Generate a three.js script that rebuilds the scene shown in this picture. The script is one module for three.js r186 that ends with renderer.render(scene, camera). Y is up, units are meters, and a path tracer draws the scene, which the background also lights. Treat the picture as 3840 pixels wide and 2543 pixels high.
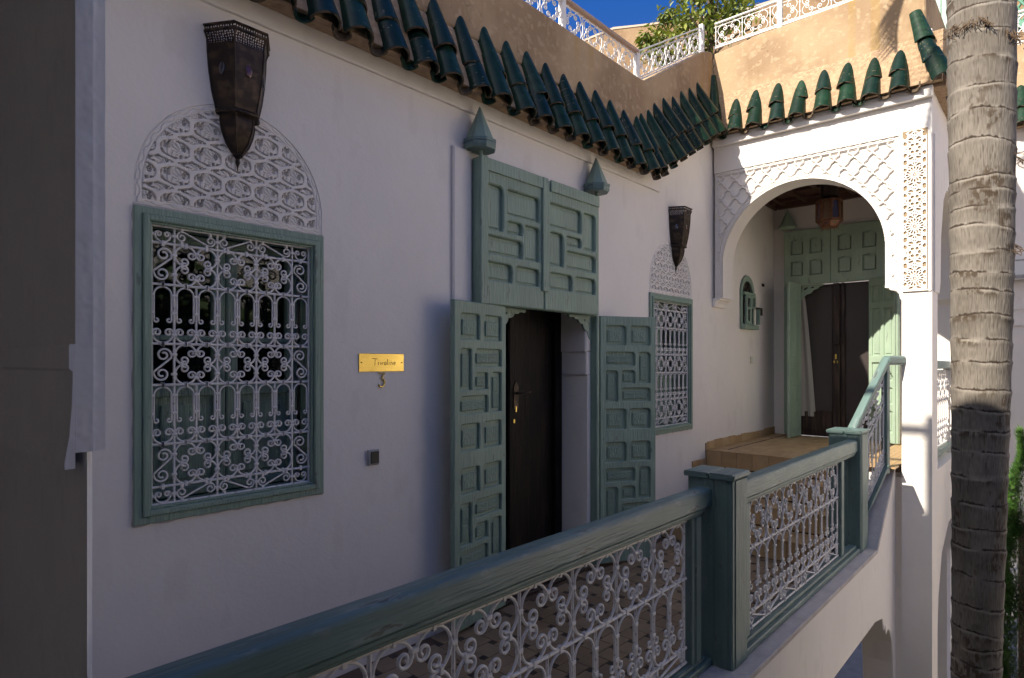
import * as THREE from 'three';
import { mergeGeometries, mergeVertices, toCreasedNormals } from 'three/addons/utils/BufferGeometryUtils.js';
import { FontLoader } from 'three/addons/loaders/FontLoader.js';
import { TextGeometry } from 'three/addons/geometries/TextGeometry.js';

// ---------------------------------------------------------------- camera, sky, sun, exposure
const scene = new THREE.Scene();
const EYE = new THREE.Vector3(0, 0, 2.8125);            // eye level is y = 0, the gallery floor lies at -1.61
const camera = new THREE.PerspectiveCamera(56.9, 1024 / 678, 0.05, 400);
camera.position.copy(EYE);
const VA = THREE.MathUtils.degToRad(41.54);
camera.lookAt(EYE.x + Math.cos(VA), EYE.y, EYE.z - Math.sin(VA));
camera.setViewOffset(1024, 678, 0, -24.2, 1024, 678);    // shift lens: the horizon lies a little below the middle
const renderer = new THREE.WebGLRenderer({ antialias: true });
renderer.setSize(1024, 678);
renderer.toneMapping = THREE.LinearToneMapping;
renderer.toneMappingExposure = 2.35;
renderer.shadowMap.enabled = true;

const SUN = new THREE.Vector3(1, -0.8, 0.30).normalize();   // the way the light travels
{
  const W = 256, H = 128, d = new Float32Array(W * H * 4);
  const s = SUN.clone().negate();
  for (let j = 0; j < H; j++) for (let i = 0; i < W; i++) {
    const el = ((j + .5) / H - .5) * Math.PI, az = ((i + .5) / W - .5) * 2 * Math.PI;
    const x = Math.cos(el) * Math.cos(az), y = Math.sin(el), z = Math.cos(el) * Math.sin(az);
    const c = x * s.x + y * s.y + z * s.z;
    const hz = Math.pow(1 - Math.max(0, y), 8), glow = Math.pow(Math.max(0, c), 5) * .8;
    const k = y < -0.02 ? 0.35 : 1;
    const o = (j * W + i) * 4;
    d[o] = k * (.004 + 1.55 * hz + .90 * glow); d[o + 1] = k * (.050 + 1.27 * hz + .86 * glow); d[o + 2] = k * (.205 + .86 * hz + .76 * glow); d[o + 3] = 1;
  }
  const t = new THREE.DataTexture(d, W, H, THREE.RGBAFormat, THREE.FloatType);
  t.mapping = THREE.EquirectangularReflectionMapping; t.minFilter = t.magFilter = THREE.LinearFilter; t.colorSpace = THREE.LinearSRGBColorSpace; t.needsUpdate = true;
  scene.background = t; scene.environment = t;
  scene.backgroundIntensity = 1.0; scene.environmentIntensity = 1.0;
}
const sun = new THREE.DirectionalLight(new THREE.Color(1, .91, .78), 3.7);
sun.position.copy(SUN).multiplyScalar(-30).add(new THREE.Vector3(4, 0, 2));
sun.target.position.set(4, 0, 2); scene.add(sun, sun.target);
sun.castShadow = true; sun.shadow.radius = 1; sun.shadow.mapSize.set(4096, 4096);
Object.assign(sun.shadow.camera, { left: -14, right: 14, top: 14, bottom: -14, near: 1, far: 70 });

// ---------------------------------------------------------------- helpers
let seed = 7;
const rnd = () => { seed = (seed * 1664525 + 1013904223) >>> 0; return seed / 4294967296; };
const rr = (a, b) => a + (b - a) * rnd();
const hash = (x, y, s) => { let n = (x * 374761393 + y * 668265263 + s * 2147483647) | 0; n = Math.imul(n ^ (n >>> 13), 1274126177); n ^= n >>> 16; return (n >>> 0) / 4294967296; };
const sm = t => t * t * (3 - 2 * t);
const mod = (a, n) => ((a % n) + n) % n;
const clamp = (x, a, b) => Math.min(b, Math.max(a, x));
const lerp = (a, b, t) => a + (b - a) * t;
const sstep = (a, b, x) => sm(clamp((x - a) / (b - a), 0, 1));
function pn(x, y, px, py, s) {                            // periodic value noise
  const x0 = Math.floor(x), y0 = Math.floor(y), fx = sm(x - x0), fy = sm(y - y0);
  const g = (i, j) => hash(mod(i, px), mod(j, py), s);
  return (g(x0, y0) * (1 - fx) + g(x0 + 1, y0) * fx) * (1 - fy) + (g(x0, y0 + 1) * (1 - fx) + g(x0 + 1, y0 + 1) * fx) * fy;
}
function fbm(u, v, fx, fy, oct, s) { let a = 0, w = .5, t = 0; for (let o = 0; o < oct; o++) { a += w * pn(u * fx, v * fy, fx, fy, s + o); t += w; w *= .5; fx *= 2; fy *= 2; } return a / t; }
function tex(n, fn, srgb, metres = 1, m = n) {             // fn(u, v) -> [r,g,b] linear 0..1 (or a grey number)
  const d = new Uint8Array(n * m * 4);
  const enc = x => Math.round(255 * clamp(srgb ? (x <= .0031308 ? 12.92 * x : 1.055 * Math.pow(x, 1 / 2.4) - .055) : x, 0, 1));
  for (let j = 0; j < m; j++) for (let i = 0; i < n; i++) {
    let c = fn(i / n, j / m); if (typeof c === 'number') c = [c, c, c];
    const o = (j * n + i) * 4; d[o] = enc(c[0]); d[o + 1] = enc(c[1]); d[o + 2] = enc(c[2]); d[o + 3] = 255;
  }
  const t = new THREE.DataTexture(d, n, m, THREE.RGBAFormat);
  t.wrapS = t.wrapT = THREE.RepeatWrapping; t.magFilter = THREE.LinearFilter; t.minFilter = THREE.LinearMipmapLinearFilter; t.generateMipmaps = true;
  t.colorSpace = srgb ? THREE.SRGBColorSpace : THREE.NoColorSpace; t.repeat.set(1 / metres, 1 / metres); t.needsUpdate = true;
  return t;
}
const mulc = (c, k) => [c[0] * k, c[1] * k, c[2] * k];
const mixc = (a, b, t) => [lerp(a[0], b[0], t), lerp(a[1], b[1], t), lerp(a[2], b[2], t)];
const col = (r, g, b) => new THREE.Color().setRGB(r, g, b);

// ---------------------------------------------------------------- materials
const S = THREE.MeshStandardMaterial, PH = THREE.MeshPhysicalMaterial;
const plasterFn = (base, dirt) => (u, v) => {
  const a = fbm(u, v, 4, 4, 5, 11), b = fbm(u, v, 24, 10, 4, 40), sp = pn(u * 150, v * 150, 150, 150, 77);
  let c = mulc(base, .93 + .10 * a + .05 * (b - .5));
  c = mixc(c, dirt, .16 * sstep(.58, .8, b) + (sp > .985 ? .35 : 0));
  return c;
};
const plasterBump = tex(512, (u, v) => .5 * fbm(u, v, 5, 5, 3, 5) + .35 * fbm(u, v, 26, 26, 3, 9) + .15 * pn(u * 170, v * 170, 170, 170, 3), false, 1.6);
const M = {};
M.plaster = new S({ map: tex(512, plasterFn([.84, .79, .735], [.54, .48, .42]), true, 2.3), bumpMap: plasterBump, bumpScale: .003, roughness: .93 });
M.stucco = new S({ map: tex(256, plasterFn([.84, .79, .735], [.60, .53, .45]), true, .9), roughness: .95 });
M.pier = new S({ map: tex(512, plasterFn([.80, .80, .82], [.45, .44, .43]), true, .8), bumpMap: plasterBump, bumpScale: .006, roughness: .9 });
{
  const t = tex(1024, (u, v) => {
    const a = fbm(u, v, 5, 5, 5, 21), st = fbm(u, v, 46, 3, 4, 63), fine = fbm(u, v, 60, 60, 3, 80);
    let c = mixc([.42, .30, .18], [.30, .205, .12], sstep(.35, .75, a));
    c = mixc(c, [.27, .165, .085], .5 * sstep(.55, .85, st) * sstep(.2, .8, a));
    c = mixc(c, [.50, .375, .24], .5 * sstep(.55, .8, fine));
    const yl = sstep(.86, .93, pn(u * 22, 0, 22, 1, 5)) * pn(v * 5, u * 4, 5, 4, 8) * .5;
    c = mixc(c, [.36, .22, .03], yl);
    const cr = Math.abs(fbm(u, v, 9, 9, 4, 91) - .5); if (cr < .004 && pn(u * 5, v * 5, 5, 5, 31) > .7) c = mulc(c, .75);
    return c;
  }, true, 2.2);
  M.tan = new S({ map: t, bumpMap: plasterBump, bumpScale: .008, roughness: .95 });
}
const woodBump = tex(512, (u, v) => .6 * fbm(u, v, 5, 70, 3, 15) + .4 * pn(u * 12, v * 200, 12, 200, 4), false, .8);
const woodBumpV = tex(512, (u, v) => .6 * fbm(v, u, 5, 70, 3, 15) + .4 * pn(v * 12, u * 200, 12, 200, 4), false, .8);
const paintFn = (base, worn, k, vert) => (uu, vv) => {
  const u = vert ? vv : uu, v = vert ? uu : vv;
  const a = fbm(u, v, 4, 4, 4, 101), g = fbm(u, v, 6, 60, 3, 55), chip = fbm(u, v, 10, 38, 4, 33);
  let c = mulc(base, .84 + .3 * a + .12 * (g - .5));
  c = mixc(c, worn, k * sstep(.6, .72, chip));
  c = mixc(c, [.06, .05, .042], 1.4 * k * sstep(.74, .80, chip));
  return c;
};
M.green = new S({ map: tex(512, paintFn([.235, .325, .258], [.30, .37, .31], .3, true), true, 1.1), bumpMap: woodBumpV, bumpScale: .005, roughness: .55 });
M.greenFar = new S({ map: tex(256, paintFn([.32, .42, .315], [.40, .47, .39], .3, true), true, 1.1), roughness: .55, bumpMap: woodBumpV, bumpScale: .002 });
M.teal = new S({ map: tex(512, paintFn([.125, .195, .180], [.24, .29, .28], .5), true, .9), bumpMap: woodBump, bumpScale: .003, roughness: .42 });
M.tealV = new S({ map: tex(512, paintFn([.125, .195, .180], [.20, .25, .24], .4, true), true, .9), bumpMap: woodBumpV, bumpScale: .003, roughness: .45 });
M.iron = new S({ map: tex(128, (u, v) => { const c = fbm(u, v, 12, 12, 3, 71); return mixc([.72, .70, .69], [.40, .35, .31], sstep(.66, .8, c) * .7); }, true, .2), roughness: .5 });
M.ironWhite = new S({ color: col(.74, .73, .72), roughness: .5 });
M.wood = new S({ map: tex(512, (u, v) => { const g = fbm(v, u, 3, 60, 4, 8); return mixc([.020, .011, .009], [.075, .042, .030], sstep(.4, .8, g)); }, true, .7), bumpMap: woodBumpV, bumpScale: .004, roughness: .42 });
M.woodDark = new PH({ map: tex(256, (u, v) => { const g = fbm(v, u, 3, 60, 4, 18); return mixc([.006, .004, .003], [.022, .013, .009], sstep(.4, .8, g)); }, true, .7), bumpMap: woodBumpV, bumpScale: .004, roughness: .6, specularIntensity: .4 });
M.ceilwood = new S({ map: tex(256, (u, v) => { const g = fbm(u, v, 3, 50, 4, 8); return mixc([.06, .027, .017], [.13, .06, .038], g); }, true, .7), roughness: .6 });
M.railwood = new S({ color: col(.42, .30, .24), roughness: .7 });
M.brass = new S({ map: tex(256, (u, v) => { const a = fbm(u, v, 3, 4, 4, 17), g = fbm(u, v, 4, 90, 2, 3); return mulc([.83, .60, .16], .8 + .25 * a + .12 * (g - .5)); }, true, .2), metalness: 1, roughness: .24 });
M.bronze = new S({ map: tex(256, (u, v) => { const a = fbm(u, v, 8, 8, 4, 17); return mixc([.028, .019, .014], [.085, .055, .035], sstep(.35, .8, a)); }, true, .25), metalness: .55, roughness: .5 });
M.tileGlaze = [[.005, .024, .013], [.004, .018, .012], [.008, .032, .015], [.013, .038, .020], [.006, .022, .011]].map((c, i) => new PH({
  map: tex(128, (u, v) => { const a = fbm(u, v, 5, 5, 4, 200 + i), b = fbm(u, v, 14, 14, 3, 240 + i); let k = mulc(c, .55 + .95 * a); k = mixc(k, [.14, .11, .07], .8 * sstep(.76, .82, b)); return k; }, true, .22),
  roughness: .5, clearcoat: .22, clearcoatRoughness: .14, specularIntensity: .3, bumpMap: plasterBump, bumpScale: .0015 }));
M.clay = new S({ map: tex(128, (u, v) => mixc([.05, .036, .022], [.13, .09, .055], fbm(u, v, 10, 10, 4, 9)), true, .3), roughness: .9 });
M.mortar = new S({ map: tex(256, (u, v) => mixc([.30, .19, .11], [.52, .37, .23], fbm(u, v, 20, 20, 4, 9)), true, .4), bumpMap: plasterBump, bumpScale: .03, roughness: .97 });
const zel = (a, b, s) => new S({ map: tex(128, (u, v) => mixc(a, b, fbm(u, v, 6, 6, 4, s)), true, .35), roughness: .5 });
M.floor = [zel([.215, .145, .085], [.29, .20, .12], 1), zel([.19, .125, .072], [.26, .175, .105], 5), zel([.24, .165, .10], [.32, .225, .14], 9)];
M.floorDark = zel([.022, .016, .014], [.06, .04, .03], 12);
M.grout = new S({ color: col(.13, .08, .05), roughness: .95 });
M.terr = [zel([.40, .26, .125], [.52, .35, .18], 3), zel([.36, .225, .105], [.47, .31, .16], 7), zel([.44, .30, .155], [.54, .38, .21], 11)];
M.concrete = new S({ map: tex(256, (u, v) => { const a = fbm(u, v, 8, 8, 5, 19); return mixc([.40, .36, .34], [.58, .54, .51], a); }, true, .6), roughness: .95, bumpMap: plasterBump, bumpScale: .01 });
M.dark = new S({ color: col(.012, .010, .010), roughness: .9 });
M.glass = new PH({ color: col(.9, .92, .9), transmission: 1, thickness: 0, roughness: .03, ior: 1.5 });
M.black = new S({ color: col(.02, .02, .018), roughness: .35 });
M.switchGrey = new S({ color: col(.34, .33, .33), roughness: .5 });
M.cream = new S({ color: col(.70, .66, .52), roughness: .5 });
M.curtain = new S({ color: col(.40, .375, .33), roughness: 1, side: THREE.DoubleSide });
M.lightgreen = new S({ color: col(.36, .50, .42), roughness: .7 });
M.lattice = new S({ color: col(.10, .26, .18), roughness: .7 });
M.brownBack = new S({ map: tex(128, (u, v) => mixc([.22, .155, .09], [.38, .28, .17], fbm(u, v, 16, 16, 4, 2)), true, .2), roughness: .95 });
M.ground = new S({ map: tex(256, (u, v) => mixc([.11, .10, .09], [.18, .17, .155], fbm(u, v, 12, 12, 4, 2)), true, 1.5), roughness: .9 });

// ---------------------------------------------------------------- object helpers
const used = {};
function numbered(n) { const k = used[n] = (used[n] ?? -1) + 1; return k ? `${n}_${String(k).padStart(3, '0')}` : n; }
function sh(m) { m.castShadow = m.receiveShadow = true; return m; }
function thing(name, label, category, pos = [0, 0, 0], o = {}) {
  const g = new THREE.Group(); g.name = numbered(name); g.position.set(...pos); if (o.turn) g.rotation.y = o.turn;
  g.userData = { label, category }; if (o.group) g.userData.group = o.group; if (o.kind) g.userData.kind = o.kind;
  scene.add(g); return g;
}
function structure(name, geo, mat) { const m = sh(new THREE.Mesh(geo, mat)); m.name = numbered(name); m.userData.kind = 'structure'; scene.add(m); return m; }
function L(parent, name, geo, mat, label) { const m = sh(new THREE.Mesh(geo, mat)); m.name = name; if (label) m.userData.label = label; parent.add(m); return m; }   // geometry in the parent's own axes
function P(root, name, geo, mat, parent = root, label) {                     // geometry in world axes, under an unturned thing
  geo.translate(-root.position.x, -root.position.y, -root.position.z); return L(parent, name, geo, mat, label);
}
function copyOf(root, pos, label, turn) { const r = root.clone(); r.name = numbered(root.name.replace(/_\d{3}$/, '')); r.position.set(...pos); if (turn !== undefined) r.rotation.y = turn; r.userData = { ...root.userData, label }; scene.add(r); return r; }
function uvBox(g) {                                                         // uv in metres from the main axis of each face
  if (g.index) g = g.toNonIndexed();
  if (!g.attributes.normal) g.computeVertexNormals();
  const p = g.attributes.position, uv = new Float32Array(p.count * 2), a = new THREE.Vector3(), b = new THREE.Vector3(), c = new THREE.Vector3();
  for (let i = 0; i < p.count; i += 3) {
    a.fromBufferAttribute(p, i); b.fromBufferAttribute(p, i + 1); c.fromBufferAttribute(p, i + 2);
    const n = b.clone().sub(a).cross(c.clone().sub(a)); const x = Math.abs(n.x), y = Math.abs(n.y), z = Math.abs(n.z);
    [a, b, c].forEach((q, k) => { const w = z >= x && z >= y ? [q.x, q.y] : x >= y ? [q.z + .37, q.y] : [q.x, q.z + .53]; uv.set(w, (i + k) * 2); });
  }
  g.setAttribute('uv', new THREE.BufferAttribute(uv, 2)); return g;
}
const strip = g => { if (g.index) g = g.toNonIndexed(); for (const k of Object.keys(g.attributes)) if (!['position', 'normal', 'uv'].includes(k)) g.deleteAttribute(k); g.morphAttributes = {}; return g; };
const merge = a => mergeGeometries(a.map(strip));
function box(x0, x1, y0, y1, z0, z1, bev = .004) {                           // chamfered box
  const w = x1 - x0, h = y1 - y0, d = z1 - z0; bev = Math.min(bev, w / 3, h / 3, d / 3);
  let g;
  if (bev <= 0.0002) g = new THREE.BoxGeometry(w, h, d);
  else {
    const s = new THREE.Shape(); const a = w / 2 - bev, b = h / 2 - bev; s.moveTo(-a, -b); s.lineTo(a, -b); s.lineTo(a, b); s.lineTo(-a, b); s.closePath();
    g = new THREE.ExtrudeGeometry(s, { depth: d - 2 * bev, bevelEnabled: true, bevelThickness: bev, bevelSize: bev, bevelSegments: 1, steps: 1 }); g.translate(0, 0, -d / 2 + bev);
  }
  g.translate((x0 + x1) / 2, (y0 + y1) / 2, (z0 + z1) / 2); return uvBox(g);
}
const shape = (pts, holes = []) => { const s = new THREE.Shape(pts.map(p => new THREE.Vector2(p[0], p[1]))); for (const h of holes) s.holes.push(new THREE.Path(h.map(p => new THREE.Vector2(p[0], p[1])))); return s; };
function plate(pts, z0, z1, holes = [], bev = 0) {                            // an outline in x, y with thickness from z0 to z1
  const g = new THREE.ExtrudeGeometry(shape(pts, holes), { depth: z1 - z0 - 2 * bev, bevelEnabled: bev > 0, bevelThickness: bev, bevelSize: bev, bevelOffset: -bev, bevelSegments: 1, steps: 1, curveSegments: 8 });
  g.translate(0, 0, z0 + bev); return uvBox(g);
}
// the same for an outline in (z, y) with thickness along x
function plateX(pts, x0, x1, holes = [], bev = 0) {
  const f = p => [-p[0], p[1]];
  const g = new THREE.ExtrudeGeometry(shape(pts.map(f), holes.map(h => h.map(f))), { depth: x1 - x0 - 2 * bev, bevelEnabled: bev > 0, bevelThickness: bev, bevelSize: bev, bevelOffset: -bev, bevelSegments: 1, steps: 1 });
  g.translate(0, 0, x0 + bev); g.rotateY(Math.PI / 2); return uvBox(g);
}
// an outline in (x, z) with thickness along y
function plateY(pts, y0, y1) {
  const g = new THREE.ExtrudeGeometry(shape(pts.map(p => [p[0], -p[1]])), { depth: y1 - y0, bevelEnabled: false, steps: 1 });
  g.rotateX(-Math.PI / 2); g.translate(0, y0, 0); return uvBox(g);
}
const rect = (x0, x1, y0, y1) => [[x0, y0], [x1, y0], [x1, y1], [x0, y1]];
function archPts(x0, x1, y0, ys, n = 24) { const r = (x1 - x0) / 2, c = (x0 + x1) / 2, o = [[x0, y0], [x1, y0]]; for (let i = 0; i <= n; i++) { const a = Math.PI * i / n; o.push([c + r * Math.cos(a), ys + r * Math.sin(a)]); } return o; }
function sweep(pts, r, sides = 6, closed = false, r2 = r) {                 // rod along a list of points
  const n = pts.length, pos = [], idx = [], V = pts.map(p => new THREE.Vector3(p[0], p[1], p[2] || 0));
  let up = new THREE.Vector3(0, 0, 1);
  for (let i = 0; i < n; i++) {
    const t = V[Math.min(n - 1, i + 1)].clone().sub(V[Math.max(0, i - 1)]).normalize();
    if (i === 0 && Math.abs(t.z) > .9) up.set(1, 0, 0);
    const b = t.clone().cross(up).normalize(), u = b.clone().cross(t).normalize();
    for (let k = 0; k < sides; k++) { const a = 2 * Math.PI * (k + .5) / sides, p = V[i].clone().addScaledVector(b, Math.cos(a) * r).addScaledVector(u, Math.sin(a) * r2); pos.push(p.x, p.y, p.z); }
  }
  for (let i = 0; i < n - 1; i++) for (let k = 0; k < sides; k++) { const a = i * sides + k, b = i * sides + (k + 1) % sides, c = a + sides, d = b + sides; idx.push(a, b, c, b, d, c); }
  for (let k = 1; k < sides - 1; k++) { idx.push(0, k + 1, k); const e = (n - 1) * sides; idx.push(e, e + k, e + k + 1); }
  const g = new THREE.BufferGeometry(); g.setAttribute('position', new THREE.Float32BufferAttribute(pos, 3)); g.setIndex(idx); g.computeVertexNormals();
  const q = g.attributes.position, uv = new Float32Array(q.count * 2); for (let i = 0; i < q.count; i++) { uv[2 * i] = q.getX(i) + q.getZ(i); uv[2 * i + 1] = q.getY(i); }
  g.setAttribute('uv', new THREE.BufferAttribute(uv, 2)); return g;
}
// carved relief: a fine grid in (x, y) whose height comes from fn; cells for which fn gives null are left out
function relief(x0, x1, y0, y1, step, fn, put = (x, y, h) => [x, y, h]) {
  const nx = Math.ceil((x1 - x0) / step), ny = Math.ceil((y1 - y0) / step), id = new Int32Array((nx + 1) * (ny + 1)).fill(-1), pos = [], uv = [], idx = [];
  for (let j = 0; j <= ny; j++) for (let i = 0; i <= nx; i++) {
    const x = lerp(x0, x1, i / nx), y = lerp(y0, y1, j / ny), h = fn(x, y); if (h === null) continue;
    id[j * (nx + 1) + i] = pos.length / 3; pos.push(...put(x, y, h)); uv.push(x, y);
  }
  for (let j = 0; j < ny; j++) for (let i = 0; i < nx; i++) {
    const a = id[j * (nx + 1) + i], b = id[j * (nx + 1) + i + 1], c = id[(j + 1) * (nx + 1) + i], d = id[(j + 1) * (nx + 1) + i + 1];
    if (a >= 0 && b >= 0 && d >= 0) idx.push(a, b, d); if (a >= 0 && d >= 0 && c >= 0) idx.push(a, d, c);
  }
  const g = new THREE.BufferGeometry(); g.setAttribute('position', new THREE.Float32BufferAttribute(pos, 3)); g.setAttribute('uv', new THREE.Float32BufferAttribute(uv, 2)); g.setIndex(idx); g.computeVertexNormals(); return g;
}

// ---------------------------------------------------------------- wrought iron
const TAU = 2 * Math.PI;
function curl(c, a, r0, r1, turns, dir, n = 22) {          // from the outside in: starts at c + r0 * (cos a, sin a)
  const o = []; for (let i = 0; i <= n; i++) { const t = i / n, r = lerp(r0, r1, Math.pow(t, .8)), b = a + dir * t * turns * TAU; o.push([c[0] + r * Math.cos(b), c[1] + r * Math.sin(b)]); } return o;
}
function cScroll(o, R, a0, a1, k = .44, turns = 1.22) {     // an arc whose two ends roll up inside it
  const d = a => [Math.cos(a), Math.sin(a)], rho = R * k, arc = [];
  for (let i = 0; i <= 20; i++) { const a = lerp(a0, a1, i / 20); arc.push([o[0] + R * Math.cos(a), o[1] + R * Math.sin(a)]); }
  const c0 = [o[0] + (R - rho) * d(a0)[0], o[1] + (R - rho) * d(a0)[1]], c1 = [o[0] + (R - rho) * d(a1)[0], o[1] + (R - rho) * d(a1)[1]];
  return [...curl(c0, a0, rho, rho * .30, turns, -1, 24).reverse().slice(0, -1), ...arc, ...curl(c1, a1, rho, rho * .30, turns, 1, 24).slice(1)];
}
function sScroll(c1, r1, c2, r2, a1, a2, d1, d2, turns = 1.4) {   // two rolls joined by a straight run
  return [...curl(c1, a1, r1, r1 * .26, turns, d1).reverse(), ...curl(c2, a2, r2, r2 * .26, turns, d2)];
}
// Adds the bars, scrolls and collars of one ironwork panel to a parent; f maps panel metres to the parent's axes (shear for the stairs)
function ironPanel(parent, name, { cols, rows, w, r = .0042, f = (x, y) => [x, y], flip = false, sides = 5, mat = M.iron, bottom = 0, bars = true, z = 0 }) {
  const seen = new Map();
  const add = (kind, key, pts, x, y, rad = r, flat) => {
    if (f.own || f.shear) { const g = sweep(pts.map(p => [...f(p[0] + x, p[1] + y), z + (p[2] || 0)]), rad, sides, false, flat || rad); L(parent, kind, g, mat); return; }
    const k = key + '|' + rad; if (!seen.has(k)) seen.set(k, sweep(pts.map(p => [p[0], p[1], p[2] || 0]), rad, sides, false, flat || rad));
    const m = L(parent, kind, seen.get(k), mat); const q = f(x, y); m.position.set(q[0], q[1], z);
  };
  const collar = (x, y, vert) => {
    const a = vert ? r * 1.3 : r * 2.3, b = vert ? r * 2.4 : r * 1.15;
    if (f.own || f.shear) { const q = f(x, y); const g = box(-a, a, -b, b, -r * 1.5, r * 1.5, .002); g.translate(q[0], q[1], z); L(parent, 'collar', g, mat); return; }
    const k = 'col' + vert; if (!seen.has(k)) seen.set(k, box(-a, a, -b, b, -r * 1.5, r * 1.5, .002)); const m = L(parent, 'collar', seen.get(k), mat); const q = f(x, y); m.position.set(q[0], q[1], z);
  };
  const W = cols.reduce((s, c) => s + c, 0) * w, H = rows.reduce((s, c) => s + c.h, 0);
  const xs = [0]; for (const c of cols) xs.push(xs[xs.length - 1] + c * w);
  if (bars) {
    let y = 0; add('bar', 'h', [[-.02, 0], [W + .02, 0]], 0, 0, r * 1.25);
    for (const rw of rows) { y += rw.h; add('bar', 'h', [[-.02, 0], [W + .02, 0]], 0, y, r * 1.25); }
    for (const x of xs) add('bar', 'v', [[0, -.006], [0, H + .012]], x, 0, r * 1.1);
  }
  let y0 = 0;
  for (const rw of rows) {
    const h = rw.h;
    if (rw.type === 'flower') for (let i = 0; i < cols.length; i++) {
      const x = xs[i], cw = cols[i] * w;
      if (cols[i] === 1) {
        const R = Math.min(cw, h) * .250, e = .260;
        for (const [ox, oy, a] of [[e * cw, e * h, 90], [(1 - e) * cw, e * h, 180], [(1 - e) * cw, (1 - e) * h, 270], [e * cw, (1 - e) * h, 0]])
          add('scroll', `c${a}${h}${cw}`, cScroll([0, 0], R, (a + 15) * Math.PI / 180, (a + 255) * Math.PI / 180), x + ox, y0 + oy);
        for (const k of [e, 1 - e]) { collar(x, y0 + k * h, false); collar(x + k * cw, y0, true); collar(x + k * cw, y0 + h, true); }
        collar(x + .5 * cw, y0 + .165 * h, false); collar(x + .5 * cw, y0 + .835 * h, false); collar(x + .165 * cw, y0 + .5 * h, true); collar(x + .835 * cw, y0 + .5 * h, true);
      } else {
        const rt = i < cols.length / 2 ? 1 : -1, R = cw * .36, mx = v => rt > 0 ? v : cw - v;
        const pts = sScroll([.54 * cw, .73 * h], R, [.46 * cw, .27 * h], R, -.35, Math.PI - .3, 1, 1).map(p => [mx(p[0]), p[1]]);
        add('scroll', `s${rt}${h}${cw}`, pts, x, y0);
        collar(x + cw / 2, y0, true); collar(x + cw / 2, y0 + h, true);
      }
    }
    if (rw.type === 'arcade') {
      const hl = rw.low || .24;                                  // share of the row taken by the small scrolls below
      for (let i = 0; i < cols.length; i++) {
        const cw = cols[i] * w, n = cols[i] === 1 ? 2 : 1, s = cw / n;
        if (n === 2 && bars) add('bar', 'm' + h, [[0, 0], [0, h + .006]], xs[i] + s, y0, r * 1.05);
        for (let k = 0; k < n; k++) {
          const x = xs[i] + k * s, g = r * 2.2, R = s / 2 - g, ya = h - R - r * 2, yf = h * (hl + .16);
          const q = R * .32;
          const foot = curl([g + q * .9, yf], Math.PI, q * .9, q * .55, .8, 1, 8);
          const left = [...foot.reverse(), [g, yf + .02], [g, ya]];
          const arc = []; for (let t = 1; t < 14; t++) { const a = Math.PI * (1 - t / 14); arc.push([s / 2 + R * Math.cos(a), ya + R * Math.sin(a)]); }
          const right = left.map(p => [s - p[0], p[1]]).reverse();
          add('scroll', `a${h}${s}`, [...left, ...arc, ...right], x, y0, r * .9);
          const Rc = s * .45, pts = cScroll([0, 0], Rc, Math.PI * .96, Math.PI * 2.04, .44, 1.2);
          add('scroll', `l${h}${s}`, pts.map(p => [p[0], p[1] * Math.min(1, h * hl / (Rc * 1.1))]), x + s / 2, y0 + Rc * Math.min(1, h * hl / (Rc * 1.1)) + r);
          collar(x, y0 + ya, false); collar(x, y0 + yf + .03, false); collar(x, y0 + Rc * .95, false); collar(x + s / 2, y0 + h, true); collar(x + s / 2, y0, true);
        }
      }
    }
    if (rw.type === 'half') for (let i = 0; i < cols.length; i++) {
      const cw = cols[i] * w, R = h * .34, x = xs[i];
      if (cols[i] === 1) {
        const up = (i % 2 === 0) !== !!rw.down;
        let pts = sScroll([R * 1.25, h * .5], R, [cw - R * 1.25, h * .5], R, Math.PI / 2 - .5, -Math.PI / 2 - .5, 1, 1);
        if (!up) pts = pts.map(p => [p[0], h - p[1]]);
        add('scroll', `h${up}${h}${cw}`, pts, x, y0, r * .9);
        collar(x, y0 + h * .5, false); collar(x + R * 1.25, y0 + h * .92, true); collar(x + cw - R * 1.25, y0 + h * .92, true); collar(x + R * 1.25, y0 + h * .06, true);
      } else {
        add('scroll', `k${h}${cw}`, cScroll([0, 0], Math.min(h, cw) * .42, Math.PI * .95, Math.PI * 2.05, .44, 1.2), x + cw / 2, y0 + h * .5, r * .9);
        collar(x, y0 + h * .5, false);
      }
    }
    y0 += h;
  }
}

// ================================================================ the large structure
const FLOOR = -1.61, TERR = -.90, LEDGE = -1.505, FX = 6.375, BX = 8.25, ZO = 1.955, ZL = 1.683, GROUND = -5.2;

// ---- courtyard ground
{
  const g = new THREE.PlaneGeometry(160, 160); g.rotateX(-Math.PI / 2); g.translate(10, GROUND, 0); structure('ground', uvBox(g), M.ground);
}
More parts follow.
